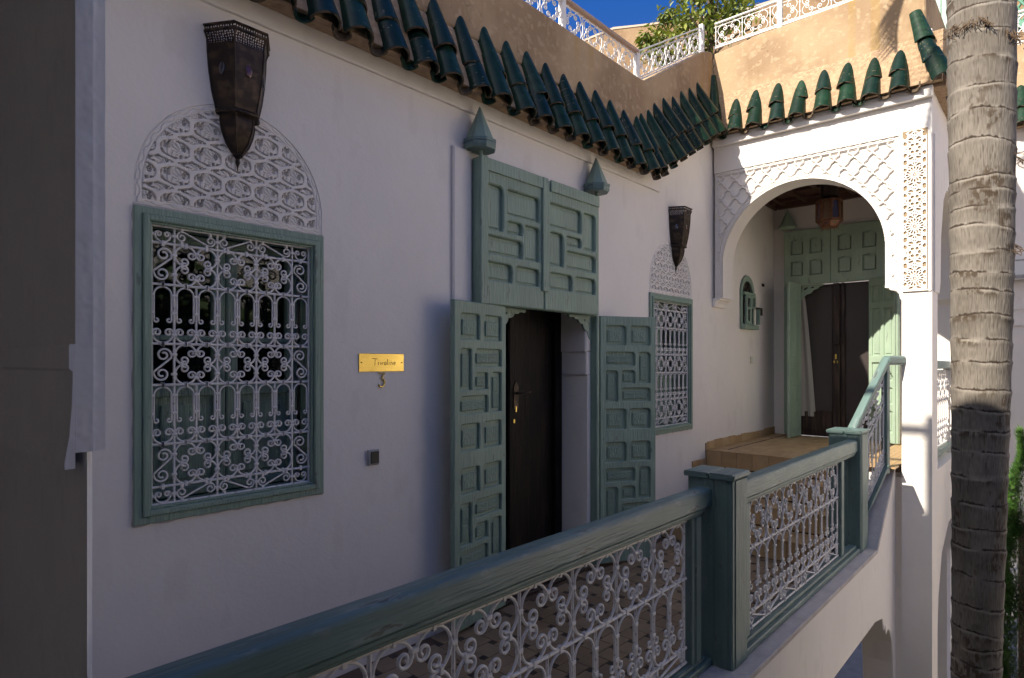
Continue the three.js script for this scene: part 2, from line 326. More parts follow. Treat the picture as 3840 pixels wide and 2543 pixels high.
// ---- the white gallery wall with its openings
const ramp = (x, a, b, ya, yb) => x < a ? ya : x > b ? yb : lerp(ya, yb, (x - a) / (b - a));
const parapetTop = x => ramp(x, 4.93, 6.28, 2.51, 3.27), lipY = x => ramp(x, 4.86, 6.20, 1.61, 2.33);
const W1 = 1.3015, W2 = 5.459;                           // window centres
const WALL = thing('house_wall', 'long white plaster wall with two grilled windows and the green double door', 'wall', [0, FLOOR, 0]);
{
  const pts = [[-2.6, GROUND], [BX, GROUND], [BX, 2.7], [6.2, 2.7], [4.95, 2.05], [-2.6, 2.05]];
  const holes = [];
  for (const c of [W1, W2]) { holes.push(rect(c - .418, c + .418, -.645, .628)); holes.push(archPts(c - .426, c + .426, .6405, .729, 32)); }
  holes.push(rect(3.0, 4.13, FLOOR + .02, .44));
  holes.push(archPts(7.14, 7.50, .44, .85, 14));
  P(WALL, 'plaster_wall', plate(pts, -.36, 0, holes), M.plaster);
  // proud upper band whose lower edge throws the long thin shadow under the eaves
  P(WALL, 'cornice_band', plate([[-2.6, 1.572], [5.21, 1.572], [5.23, 1.66], [6.2, 2.30], [6.2, 2.5], [4.9, 1.90], [-2.6, 1.90]], 0, .020, [], .003), M.plaster);
  // raised plaster surround of the door
  P(WALL, 'door_surround', plate([[2.615, FLOOR], [2.77, FLOOR], [2.77, 1.33], [2.615, 1.33]], 0, .024, [], .008), M.plaster);
  // tan parapet
  P(WALL, 'parapet', plate([[-2.6, 2.052], [4.95, 2.052], [6.2, 2.702], [FX - .01, 2.702], [FX - .01, 3.29], [6.25, 3.26], [6.1, 3.20], [5.6, 2.90], [5.1, 2.60], [4.97, 2.525], [4.90, 2.508], [3.6, 2.512], [2, 2.508], [-2.6, 2.51]], -.30, .012, [], .012), M.tan);
  // brown tile skirting along the steps, one tile each
  for (let i = 0; i < 11; i++) { const x = 6.25 + i * .182; P(WALL, 'skirting_tile', box(x + .002, Math.min(x + .180, BX - .002), TERR - .01, TERR + .083 + rr(-.006, .006), 0, .012, .002), M.terr[i % 3]); }
  for (let i = 0; i < 2; i++) { const x = 5.89 + i * .182; P(WALL, 'skirting_tile', box(x + .002, x + .180, TERR - .19, TERR - .085 + rr(-.006, .006), 0, .012, .002), M.terr[(i + 1) % 3]); }
  P(WALL, 'skirting_tile', box(6.205, 6.248, TERR - .19, TERR + .07, 0, .012, .002), M.terr[1]);
}
// ---- room behind the green door, and dark rooms behind the windows
{
  const r = thing('entrance_room', 'dark room seen through the open green double door', 'room', [3.5, FLOOR, -1.2]);
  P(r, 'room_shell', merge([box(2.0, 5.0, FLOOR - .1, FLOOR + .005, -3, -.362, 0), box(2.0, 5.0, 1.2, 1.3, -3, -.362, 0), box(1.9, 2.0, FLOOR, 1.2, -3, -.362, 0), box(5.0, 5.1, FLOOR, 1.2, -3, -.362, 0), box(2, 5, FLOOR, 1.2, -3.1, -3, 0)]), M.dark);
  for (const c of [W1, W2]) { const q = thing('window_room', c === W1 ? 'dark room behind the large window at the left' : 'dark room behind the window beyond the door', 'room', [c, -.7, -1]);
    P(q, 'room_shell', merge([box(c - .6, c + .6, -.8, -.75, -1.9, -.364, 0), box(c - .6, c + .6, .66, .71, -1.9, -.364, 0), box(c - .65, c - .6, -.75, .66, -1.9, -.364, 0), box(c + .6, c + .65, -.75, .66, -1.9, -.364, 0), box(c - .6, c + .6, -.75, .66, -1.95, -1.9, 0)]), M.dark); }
}
// ---- white reveal with a corbel inside the door, dark inner door
{
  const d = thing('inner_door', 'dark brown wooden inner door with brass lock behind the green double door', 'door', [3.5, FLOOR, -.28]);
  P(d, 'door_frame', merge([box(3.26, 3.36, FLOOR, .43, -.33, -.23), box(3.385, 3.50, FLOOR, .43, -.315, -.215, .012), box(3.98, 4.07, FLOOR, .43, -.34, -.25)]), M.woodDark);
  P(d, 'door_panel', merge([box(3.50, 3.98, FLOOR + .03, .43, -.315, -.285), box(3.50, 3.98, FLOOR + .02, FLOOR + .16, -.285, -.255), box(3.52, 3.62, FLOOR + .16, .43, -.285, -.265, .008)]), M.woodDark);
  P(d, 'handle', merge([sweep([[3.455, -.22, -.21], [3.455, -.22, -.165], [3.57, -.215, -.165]], .008, 8), plate([[3.43, -.33], [3.455, -.36], [3.48, -.33], [3.48, -.17], [3.455, -.13], [3.43, -.17]], -.213, -.207)]), M.bronze);
  P(d, 'lock', merge([box(3.447, 3.463, -.36, -.315, -.214, -.206, .003), box(3.425, 3.445, -.44, -.41, -.214, -.208, .003)]), M.brass);
  const w = thing('doorway_pillar', 'white plaster jamb with stepped corbel inside the green doorway', 'pillar', [4.1, FLOOR, -.1]);
  P(w, 'shaft', box(4.085, 4.128, FLOOR + .02, -.09, -.355, -.01, .006), M.plaster);
  P(w, 'corbel', merge([box(4.07, 4.128, -.09, .09, -.356, -.008, .01), box(4.055, 4.128, .092, .43, -.357, -.006, .012)]), M.plaster);
}
// ---- gallery slab, ledge and lobed bracket
{
  const s = thing('gallery_slab', 'white plaster gallery edge with a bare concrete ledge under the railing', 'balcony', [3, GROUND, 1.6]);
  P(s, 'slab', box(-2.6, FX + .2, FLOOR - .30, FLOOR - .03, .002, ZL - .04, 0), M.plaster);
  // fascia: level along the gallery, rising beside the steps
  const top = [[.30, LEDGE - .01], [5.62, LEDGE - .01], [6.40, TERR - .02], [BX, TERR - .02]];
  const fas = [[.30, -2.05], [5.60, -2.05], [5.86, -2.10], [5.92, -2.22], [5.97, -2.19], [6.01, -2.28], [6.07, -2.25], [6.16, -2.30], [6.24, -2.42], [6.29, -2.62], [6.31, -2.9], [FX + .02, -2.9], [FX + .02, TERR - .02], [6.40, TERR - .02]];
  P(s, 'fascia', plate([...fas.slice(0, 13), [6.36, TERR - .04], [5.66, LEDGE - .012], [.30, LEDGE - .012]], ZL - .24, ZL, [], .006), M.plaster);
  P(s, 'ledge', plate([[.30, LEDGE - .012], [5.66, LEDGE - .012], [6.36, TERR - .04], [6.372, TERR - .04], [6.372, TERR - .006], [6.345, TERR - .004], [5.65, LEDGE + .018], [.30, LEDGE + .018]], ZL - .25, ZL + .006, [], .004), M.concrete);
}
// ---- gallery floor: square tan tiles with small dark ones between, laid as a pinwheel
{
  const f = structure('gallery_floor', box(-2.6, 6.3, FLOOR - .03, FLOOR - .006, .001, ZL - .25, 0), M.grout);
  const A = .132, B = .040, g = .0022, tilesBig = [], geoB = [box(-A / 2 + g, A / 2 - g, -.004, .005, -A / 2 + g, A / 2 - g, .0015)], geoD = box(-B / 2 + g, B / 2 - g, -.004, .004, -B / 2 + g, B / 2 - g, .0012);
  const big = [], dark = [];
  for (let i = -60; i < 60; i++) for (let j = -60; j < 60; j++) {       // lattice vectors (A, B) and (-B, A)
    const x = 3.6 + i * A - j * B, z = .7 + i * B + j * A;
    if (x > .5 && x < 6.2 && z > .07 && z < 1.36) big.push([x, z]);
    const xd = x + A / 2 + B / 2, zd = z - A / 2 + B / 2;
    if (xd > .5 && xd < 6.25 && zd > .03 && zd < 1.41) dark.push([xd, zd]);
  }
  const near = (a, b) => Math.hypot(a[0] - 3.6, (a[1] - 1) * .7) - Math.hypot(b[0] - 3.6, (b[1] - 1) * .7);
  big.sort(near); dark.sort(near);
  const rest = [];
  big.forEach((p, i) => { if (i < 280) { const m = L(f, 'floor_tile', geoB[0], M.floor[Math.floor(rnd() * 3)]); m.position.set(p[0], FLOOR - .0045 + rr(-.0012, .0012), p[1]); m.rotation.set(rr(-.006, .006), 0, rr(-.006, .006)); } else rest.push(geoB[0].clone().translate(p[0], FLOOR - .0045, p[1])); });
  dark.forEach((p, i) => { if (i < 280) { const m = L(f, 'dark_tile', geoD, M.floorDark); m.position.set(p[0], FLOOR - .004, p[1]); } });
  if (rest.length) L(f, 'floor_tiles', merge(rest), M.floor[1]).userData.kind = 'stuff';
  const rd = dark.slice(280).map(p => geoD.clone().translate(p[0], FLOOR - .004, p[1])); if (rd.length) L(f, 'dark_tiles', merge(rd), M.floorDark).userData.kind = 'stuff';
}
// ---- steps and the raised terrace
{
  const t = structure('terrace', merge([box(6.22, BX, TERR - .30, TERR - .012, .001, 1.42, 0), box(6.365, BX, TERR - .06, TERR - .012, 1.42, 1.715, 0), box(5.90, 6.215, FLOOR - .02, TERR - .190, .001, 1.42, 0), box(5.58, 5.895, FLOOR - .02, TERR - .365, .001, 1.42, 0), box(5.26, 5.575, FLOOR - .02, TERR - .545, .001, 1.42, 0)]), M.grout);
  // risers and treads in tiles
  const xs = [6.22, 5.90, 5.58, 5.26], ys = [TERR, TERR - .178, TERR - .355, TERR - .533];
  for (let k = 0; k < 4; k++) for (let i = 0; i < 9; i++) {
    const z = .014 + i * .158; if (z > 1.4) continue; const z1 = Math.min(z + .155, 1.42);
    L(t, 'riser_tile', box(xs[k] - .012, xs[k] - .001, ys[k] - (k === 3 ? .17 : .165), ys[k] - .012, z, z1, .002), M.terr[Math.floor(rnd() * 3)]);
    if (k > 0) L(t, 'tread_tile', box(xs[k] - .02, xs[k] + .15, ys[k] - .011, ys[k], z, z1, .0025), M.terr[Math.floor(rnd() * 3)]), L(t, 'tread_tile', box(xs[k] + .153, xs[k - 1] - .014, ys[k] - .011, ys[k], z, z1, .0025), M.terr[Math.floor(rnd() * 3)]);
  }
  // nosing, border strip and the field of narrow tiles
  for (let i = 0; i < 12; i++) L(t, 'tread_tile', box(6.205, 6.36, TERR - .012, TERR + .001, .014 + i * .142, .014 + i * .142 + .139, .003), M.terr[Math.floor(rnd() * 3)]);
  for (let i = 0; i < 13; i++) L(t, 'border_tile', box(6.364 + i * .145, Math.min(6.364 + i * .145 + .142, BX - .002), TERR - .012, TERR, .014, .158, .002), M.terr[Math.floor(rnd() * 3)]);
  for (let i = 0; i < 60; i++) L(t, 'dark_tile', box(6.364 + i * .031, 6.364 + i * .031 + .017, TERR - .012, TERR, .162, .180, .001), M.floorDark);
  const nt = [.05, .145]; let n = 0;
  for (let r = 0; r < 29; r++) for (let c = 0; c < 13; c++) { if (n >= 290) break; const z = .185 + r * .0525, x = 6.364 + c * .149 - (r % 2) * .07; const x0 = Math.max(6.364, x), x1 = Math.min(BX - .002, x + .146); if (x1 - x0 < .02) continue; n++; L(t, 'floor_tile', box(x0, x1, TERR - .012, TERR + rr(-.001, .0012), z, z + .050, .0015), M.terr[Math.floor(rnd() * 3)]); }
  const more = []; for (let r = 22; r < 29; r++) for (let c = 0; c < 13; c++) { if (r * 12.6 < 280) continue; const z = .185 + r * .0525, x = 6.364 + c * .149 - (r % 2) * .07; more.push(box(Math.max(6.364, x), Math.min(BX - .002, Math.max(6.38, x + .146)), TERR - .012, TERR - .0015, z, z + .050, .0015)); }
  if (more.length) L(t, 'floor_tiles', merge(more), M.terr[0]).userData.kind = 'stuff';
}
// ---- ogee lattices for the carved plaster
const ogee = (x, y, Pw, H, g) => {                          // distance to the nearest of the swaying bands, and the cell's own coordinates
  const k0 = Math.round(x / (Pw / 2)); let best = 9;
  for (let k = k0 - 1; k <= k0 + 1; k++) { const s = mod(k, 2) ? -1 : 1, c = k * Pw / 2 + s * Pw / 4 * g(y / H), e = .01, sl = s * Pw / 4 * (g(y / H + e) - g(y / H - e)) / (2 * e * H); best = Math.min(best, Math.abs(x - c) / Math.hypot(1, sl)); }
  return best;
};
// ---- the arched portico at the end of the gallery
const POR = thing('arched_portico', 'sunlit white portico with a carved round arch over the raised terrace', 'portico', [FX, GROUND, 1]);
const ARC = { z0: .105, z1: 1.607, zc: .856, yc: 1.035, r: .751 };
{
  // front wall: outline in (z, y)
  const open = [[.002, GROUND], [.002, .60]];
  const corb = (s, zi, zo) => s;                          // (corbels are separate pieces)
  const arc = []; for (let i = 0; i <= 36; i++) { const a = Math.PI - Math.PI * i / 36; arc.push([ARC.zc + ARC.r * Math.cos(a), ARC.yc + ARC.r * Math.sin(a)]); }
  const front = [[.022, 2.86], [.022, .69], [ARC.z0, .69], ...arc, [ARC.z1, .685], [1.731, .685], [1.731, GROUND], [ZO, GROUND], [ZO, 2.86]];
  // the carved field is let into the front face
  const carve = (z, y) => y < 2.0 && y > .70 && z > .03 && z < 1.705;
  const fieldOut = [[.03, 2.0], [.03, .72], [ARC.z0 + .001, .72]];
  P(POR, 'front_wall', plateX(front, FX + .030, FX + .30), M.plaster);
  // flat skin round the carved field, 16 mm thick
  P(POR, 'front_wall', merge([plateX([[.022, 2.004], [1.712, 2.004], [1.712, .685], [ZO, .685], [ZO, 2.86], [.022, 2.86]], FX, FX + .030), plateX(rect(1.731, ZO, GROUND, .685), FX, FX + .030)]), M.plaster);
  P(POR, 'cornice', box(FX - .052, FX, 2.272, 2.36, .022, ZO + .012, .003), M.plaster);
  const P1 = .158, H1 = .186, g1 = t => { const a = Math.cos(TAU * t); return a * .80 + .22 * Math.cos(TAU * 3 * t) - .10 * Math.sin(TAU * 2 * t); };
  const geo = relief(.024, 1.711, .69, 2.003, .0040, (z, y) => {
    const dr = Math.hypot(z - ARC.zc, y - ARC.yc) - ARC.r; const dIn = y > ARC.yc ? dr : Math.max(ARC.z0 - z, z - ARC.z1);
    if (dIn < -.006) return null;
    const dOut = Math.min(z - .024, 1.711 - z, 2.003 - y), dd = Math.min(dIn, dOut + .004, y - .69);
    if (dIn < 0) return .020;
    if (dd < .045) {                                            // interlaced border: two grooves that step across each other
      const s = dIn < dOut ? (y > ARC.yc ? Math.atan2(y - ARC.yc, z - ARC.zc) * ARC.r : y) : (2.003 - y < Math.min(z, 1.711 - z) ? z : y);
      const ph = mod(s / .085, 1), sh = ph < .18 ? ph / .18 : ph > .5 && ph < .68 ? 1 - (ph - .5) / .18 : ph < .5 ? 1 : 0, c = .014 + .011 * sh;
      return .020 - .012 * Math.exp(-Math.pow((dd - c) / .0026, 2)) - .012 * Math.exp(-Math.pow((dd - .040) / .0028, 2)) - .008 * Math.exp(-Math.pow((dd - .005) / .0024, 2));
    }
    const b = ogee(z - .2, y - .05, P1, H1, g1);
    return b < .0078 ? .022 : .003;
  }, (z, y, h) => [FX + .0285 - h, y, z]);
  geo.index.array.reverse(); geo.computeVertexNormals();
  P(POR, 'carved_panel', geo, M.stucco);
  // corbels under the arch
  P(POR, 'corbel', plateX([[.004, .60], [.030, .595], [.036, .635], [.055, .662], [.085, .668], [.085, .682], [.108, .684], [.108, .69], [.004, .69]], FX - .002, FX + .302), M.plaster);
  P(POR, 'corbel', plateX([[1.603, .69], [1.603, .672], [1.635, .668], [1.645, .650], [1.690, .640], [1.712, .610], [1.720, .565], [1.7312, .560], [1.7312, .69]], FX - .002, FX + .302), M.plaster);
  // side wall over the courtyard with its own arch, back to the rear wall
  const sp = archPts(6.78, 8.02, .62, 1.05, 20).slice(2), sideHole = [[6.72, .62], [6.78, .68], ...sp.reverse(), [8.02, .68], [8.06, .62]];
  P(POR, 'side_wall', plate([[FX + .302, 2.86], [FX + .302, GROUND], [6.66, GROUND], [6.66, -2.6], [6.74, -2.1], [6.95, -1.75], [7.4, -1.55], [BX + .3, -1.5], [BX + .3, TERR - .05], [6.66, TERR - .05], [6.66, .62], ...sideHole.slice(1, -1), [8.06, .62], [8.06, TERR - .05], [BX + .3, TERR - .05], [BX + .3, 2.86]], ZO - .228, ZO - .002), M.plaster);
  P(POR, 'side_panel', plate([[6.45, .62], [6.70, .62], [6.76, .72], [6.80, 1.15], [6.95, 1.5], [7.2, 1.68], [7.2, 1.98], [6.45, 1.98]], ZO - .003, ZO + .012, [], .003), M.plaster);
  P(POR, 'rear_wall', plateX([[0, TERR - .4], [.17, TERR - .4], [.17, 1.0], [1.36, 1.0], [1.36, TERR - .4], [ZO - .23, TERR - .4], [ZO - .23, 2.86], [0, 2.86]], BX, BX + .3), M.plaster);
  P(POR, 'rear_band', box(BX - .015, BX, 1.70, 1.745, .002, ZO - .23, .004), M.plaster);
  P(POR, 'parapet', merge([plateX([[.02, 2.70], [ZO - .04, 2.70], [ZO - .045, 3.20], [ZO - .06, 3.36], [1.5, 3.345], [.9, 3.32], [.5, 3.32], [.25, 3.285], [.02, 3.27]], FX - .006, FX + .26, [], .012), plate([[FX + .262, 2.70], [BX + .3, 2.70], [BX + .3, 3.35], [FX + .262, 3.35]], ZO - .30, ZO - .045)]), M.tan);
  P(POR, 'roof', box(FX + .2, BX + .3, 2.1, 2.2, -.3, ZO - .25, 0), M.plaster);
  // coffered timber ceiling
  P(POR, 'ceiling', box(FX + .301, BX, 2.03, 2.06, .001, ZO - .229, 0), M.ceilwood);
  for (let i = 0; i < 6; i++) P(POR, 'ceiling_beam', box(FX + .302, BX - .05, 1.985, 2.03, .12 + i * .265, .12 + i * .265 + .05, .006), M.ceilwood);
  for (let i = 0; i < 4; i++) P(POR, 'ceiling_beam', box(6.85 + i * .38, 6.89 + i * .38, 1.992, 2.03, .05, ZO - .24, .006), M.ceilwood);
  for (const b of [[FX + .302, BX, .001, .05], [FX + .302, BX, ZO - .28, ZO - .23]]) P(POR, 'ceiling_moulding', box(b[0], b[1], 1.955, 2.03, b[2], b[3], .012), M.ceilwood);
  P(POR, 'ceiling_moulding', box(BX - .06, BX - .001, 1.955, 2.03, .051, ZO - .281, .012), M.ceilwood);
  // tall star-pattern strip on the corner pillar: pierced white straps over a bare brown ground
  const zc = 1.831, hw = .089, yb = .640, yt = 2.02, stars = [1.86, 1.635, 1.40, 1.175, .95, .735];
  const inStrip = (z, y) => { const a = Math.abs(z - zc); if (a > hw || y < yb || y > yt) return false; const e = yt - .07; return y < e || a < hw - .07 + Math.sqrt(Math.max(0, .0049 - (y - e) * (y - e))); };
  const gz = plateX(rect(zc - hw - .004, zc + hw + .004, yb - .004, yt + .004), FX - .0025, FX - .0005);
  P(POR, 'pillar_strip_ground', gz, M.brownBack);
  const U = .45, strap = .0046;
  const girih = (z, y) => {
    const yy = mod(y - 1.635 + U / 2, U) - U / 2, a = z - zc;
    const r = Math.hypot(a, yy), th = Math.atan2(yy, a);
    let d = 9; const line = (px, py, ang) => Math.abs((a - px) * Math.sin(ang) - (yy - py) * Math.cos(ang));
    if (r < .074) {                                             // sixteen-pointed rosette
      const n = 16, f = Math.abs(mod(th / TAU * n, 1) - .5) / n * TAU * 2; d = Math.min(d, r * Math.sin(f / 2 + .0001) * 1.15 + (r < .030 ? 9 : 0));
      d = Math.min(d, Math.abs(r - .033 - .006 * Math.cos(th * 8)), Math.abs(r - .018 - .004 * Math.cos(th * 8)), r < .008 ? 0 : 9, Math.abs(r - .067 - .006 * Math.cos(th * 16)));
    } else {
      for (const sx of [-1, 1]) { const p = .052; for (const k of [Math.PI / 4, -Math.PI / 4, Math.PI / 2, Math.PI / 8, -Math.PI / 8]) { d = Math.min(d, Math.abs(mod((a * Math.sin(k) - yy * Math.cos(k)) + sx * .0 + p / 2, p) - p / 2) + (k === Math.PI / 2 ? .001 : 0)); } }
      const y2 = Math.abs(yy) - U / 2, r2 = Math.hypot(a, y2), t2 = Math.atan2(y2, a);
      if (r2 < .055) { d = Math.abs(r2 - .047 - .005 * Math.cos(t2 * 6)); const f = Math.abs(mod(t2 / TAU * 6, 1) - .5) / 6 * TAU * 2; d = Math.min(d, Math.abs(r2 - .018) , r2 * Math.sin(f / 2) ); }
    }
    return d;
  };
  const gs = relief(zc - hw, zc + hw, yb, yt, .0026, (z, y) => {
    if (!inStrip(z, y)) return null;
    const edge = Math.min(hw - Math.abs(z - zc), y - yb);
    const d = edge < .006 ? 0 : girih(z, y);
    return d < strap ? .011 : d < strap + .0026 ? .006 : null;
  }, (z, y, h) => [FX - .0025 - h, y, z]);
  gs.index.array.reverse(); gs.computeVertexNormals();
  P(POR, 'pillar_strip', gs, M.stucco);
  P(POR, 'pillar_strip_sill', box(FX - .018, FX, yb - .016, yb - .004, zc - hw - .006, zc + hw + .006, .002), M.plaster);
  // thin raised border beside the strip on the corner
  P(POR, 'corner_bead', merge([box(FX - .012, FX, .62, 1.98, ZO - .028, ZO - .002, .004)]), M.plaster);
}
// ---- house wing on the side of the camera: the pier at the left edge, the arcade, and its upper storeys
{
  const w = thing('house_wing', 'shaded grey plaster pier with a stepped corbel at the left edge', 'wall', [0, GROUND, 1]);
  P(w, 'pier', merge([plateY([[.358, .001], [.358, 1.406], [.42, 1.2], [.62, .001]], GROUND, -.172)]), M.pier);
  P(w, 'pier', plateY([[.339, .001], [.339, 1.406], [.368, 1.406], [.369, 1.4], [.3906, 1.398], [.45, 1.1], [.62, .001]], -.17, 1.35), M.pier);
  P(w, 'corbel', plate([[.3385, .036], [.3300, .036], [.3285, .032], [.3285, -.010], [.3345, -.016], [.3345, -.030], [.3330, -.080], [.3290, -.140], [.3225, -.180], [.3215, -.186], [.3215, -.2], [.3385, -.2]], .001, 1.4072), M.pier);
  P(w, 'upper_wall', merge([box(-.05, .357, 1.351, 2.62, .03, 9, 0), box(-3.2, -2.9, GROUND, 3.2, -.4, 9, 0), box(.05, .357, GROUND, 1.35, 4.4, 5.2, 0), box(.05, .357, GROUND, 1.35, 7.6, 8.4, 0)]), M.pier);
  P(w, 'roof', box(-3.2, .05, 1.36, 1.5, -.4, 9, 0), M.pier);
  P(w, 'floor', box(-2.9, .35, FLOOR - .2, FLOOR, 1.41, 9, 0), M.concrete);
  P(w, 'stair_tower', merge([box(-2.4, .2, 2.0, 4.5, .05, .50, 0), box(-2.4, .2, 2.0, 3.66, -2.6, .049, 0)]), M.plaster);
  P(w, 'roof_rail', merge([box(.14, .19, 4.36, 4.42, -2.6, .05, 0), ...[-.6, -1.3, -2].map(z => box(.15, .18, 3.66, 4.36, z, z + .03, 0))]), M.iron);
}

// ================================================================ glazed tile eaves
function halfTile(r0, r1, len, th = .011, down = false) {       // a tapered half pipe along -y (from 0 to -len), bulging to +z
  const n = 10, m = 3, pos = [], idx = [], prof = [];
  for (let j = 0; j <= m; j++) for (let s = 0; s < 2; s++) for (let i = 0; i <= n; i++) {
    const a = Math.PI * i / n, t = j / m, r = lerp(r0, r1, t) - (s ? th : 0), fl = t > .9 ? .002 : 0;
    pos.push(Math.cos(a) * (r + fl), -len * t, Math.sin(a) * (r + fl) * (down ? -1 : 1));
  }
  const at = (j, s, i) => (j * 2 + s) * (n + 1) + i, q = (a, b, c, d) => down ? idx.push(a, c, b, b, c, d) : idx.push(a, b, c, b, d, c);
  for (let j = 0; j < m; j++) for (let i = 0; i < n; i++) { q(at(j, 0, i + 1), at(j, 0, i), at(j + 1, 0, i + 1), at(j + 1, 0, i)); q(at(j, 1, i), at(j, 1, i + 1), at(j + 1, 1, i), at(j + 1, 1, i + 1)); }
  for (let i = 0; i < n; i++) { q(at(m, 0, i + 1), at(m, 0, i), at(m, 1, i + 1), at(m, 1, i)); q(at(0, 1, i + 1), at(0, 1, i), at(0, 0, i + 1), at(0, 0, i)); }
  for (const i of [0, n]) for (let j = 0; j < m; j++) q(at(j, 0, i), at(j + 1, 0, i), at(j, 1, i), at(j + 1, 1, i));
  const g = new THREE.BufferGeometry(); g.setAttribute('position', new THREE.Float32BufferAttribute(pos, 3)); g.setIndex(idx);
  return toCreasedNormals(uvBox(g.toNonIndexed()), .9);
}
const TG = { low: halfTile(.066, .080, .34, .012), up: halfTile(.050, .076, .40, .012), trough: halfTile(.046, .050, .34, .012, true) };
{ const lip = (r, l) => { const o = []; for (let i = 0; i <= 10; i++) { const a = Math.PI * i / 10; o.push([Math.cos(a) * r, -l - .001, Math.sin(a) * r]); } const g = sweep(o, .0062, 5); return g; }; TG.lipLow = lip(.0755, .34); TG.lipUp = lip(.0715, .40); }
const SL = Math.atan(.41);                                 // the rows hang steeply: 0.17 out over 0.50 down
function tileColumn(root, place, roll = 0, extra = 0, trough = true) {   // place(): matrix whose origin is the lip on the wall plane, y up, z out
  const base = place(roll);
  const add = (name, geo, mat, x, y, z, tilt) => { const m = L(root, name, geo, mat); const k = new THREE.Matrix4().makeTranslation(x, y, z).multiply(new THREE.Matrix4().makeRotationX(-SL - tilt)).multiply(new THREE.Matrix4().makeRotationZ(rr(-.05, .05))); const w = base.clone().multiply(k); w.premultiply(new THREE.Matrix4().makeTranslation(-root.position.x, -root.position.y, -root.position.z)); w.decompose(m.position, m.quaternion, m.scale); return m; };
  const mt = () => M.tileGlaze[Math.floor(rnd() * 5)];
  const j = rr(-.008, .008);
  const c1 = add('roof_tile', TG.low, mt(), 0, .328 + j, .032, rr(-.02, .02)), c2 = add('roof_tile', TG.up, mt(), rr(-.006, .006), .560 + j + rr(-.015, .015), -.050, rr(-.03, .03));
  L(c1, 'tile_lip', TG.lipLow, M.clay); L(c2, 'tile_lip', TG.lipUp, M.clay);
  if (trough) add('trough_tile', TG.trough, rnd() < .5 ? M.clay : mt(), .106, .320 + j * .5, .042, 0);
}
{
  const e = thing('tiled_eave', 'eave of dark green glazed tiles running along the shaded white wall', 'tiled eave', [3, 1.6, 0]);
  // bed of mortar under the tiles
  const sect = (x, y, z) => [[x, y + .43, .010], [x, y + .055, .150], [x, y + .036, .153], [x, y + .032, .13], [x, y + .05, .021]];
  const xs = []; for (let x = .3; x < 6.2; x += .1) xs.push(x); xs.push(6.2, 6.373);
  const pos = [], idx = []; xs.forEach(x => { for (const p of sect(x, lipY(x) - .0, 0)) pos.push(...p); });
  for (let i = 0; i < xs.length - 1; i++) for (let k = 0; k < 5; k++) { const a = i * 5 + k, b = i * 5 + (k + 1) % 5, c = a + 5, d = b + 5; idx.push(a, b, c, b, d, c); }
  const g = new THREE.BufferGeometry(); g.setAttribute('position', new THREE.Float32BufferAttribute(pos, 3)); g.setIndex(idx); g.computeVertexNormals();
  P(e, 'mortar_bed', toCreasedNormals(uvBox(g), .5), M.mortar);
  for (let i = 0; i < 22; i++) { const x = .36 + i * .2115; if (x > 4.86) break; tileColumn(e, () => new THREE.Matrix4().makeTranslation(x, 1.61, 0)); }
  const ang = Math.atan2(.72, 1.34);
  for (let i = 0; i < 8; i++) { const s = .07 + i * .203, x = 4.88 + s * Math.cos(ang), y = 1.625 + s * Math.sin(ang); const a = ang * Math.min(1, .35 + i * .3); tileColumn(e, () => new THREE.Matrix4().makeTranslation(x, y, 0).multiply(new THREE.Matrix4().makeRotationZ(a * .75))); }
}
const turnX = new THREE.Matrix4().makeRotationY(-Math.PI / 2);    // z out -> -x out
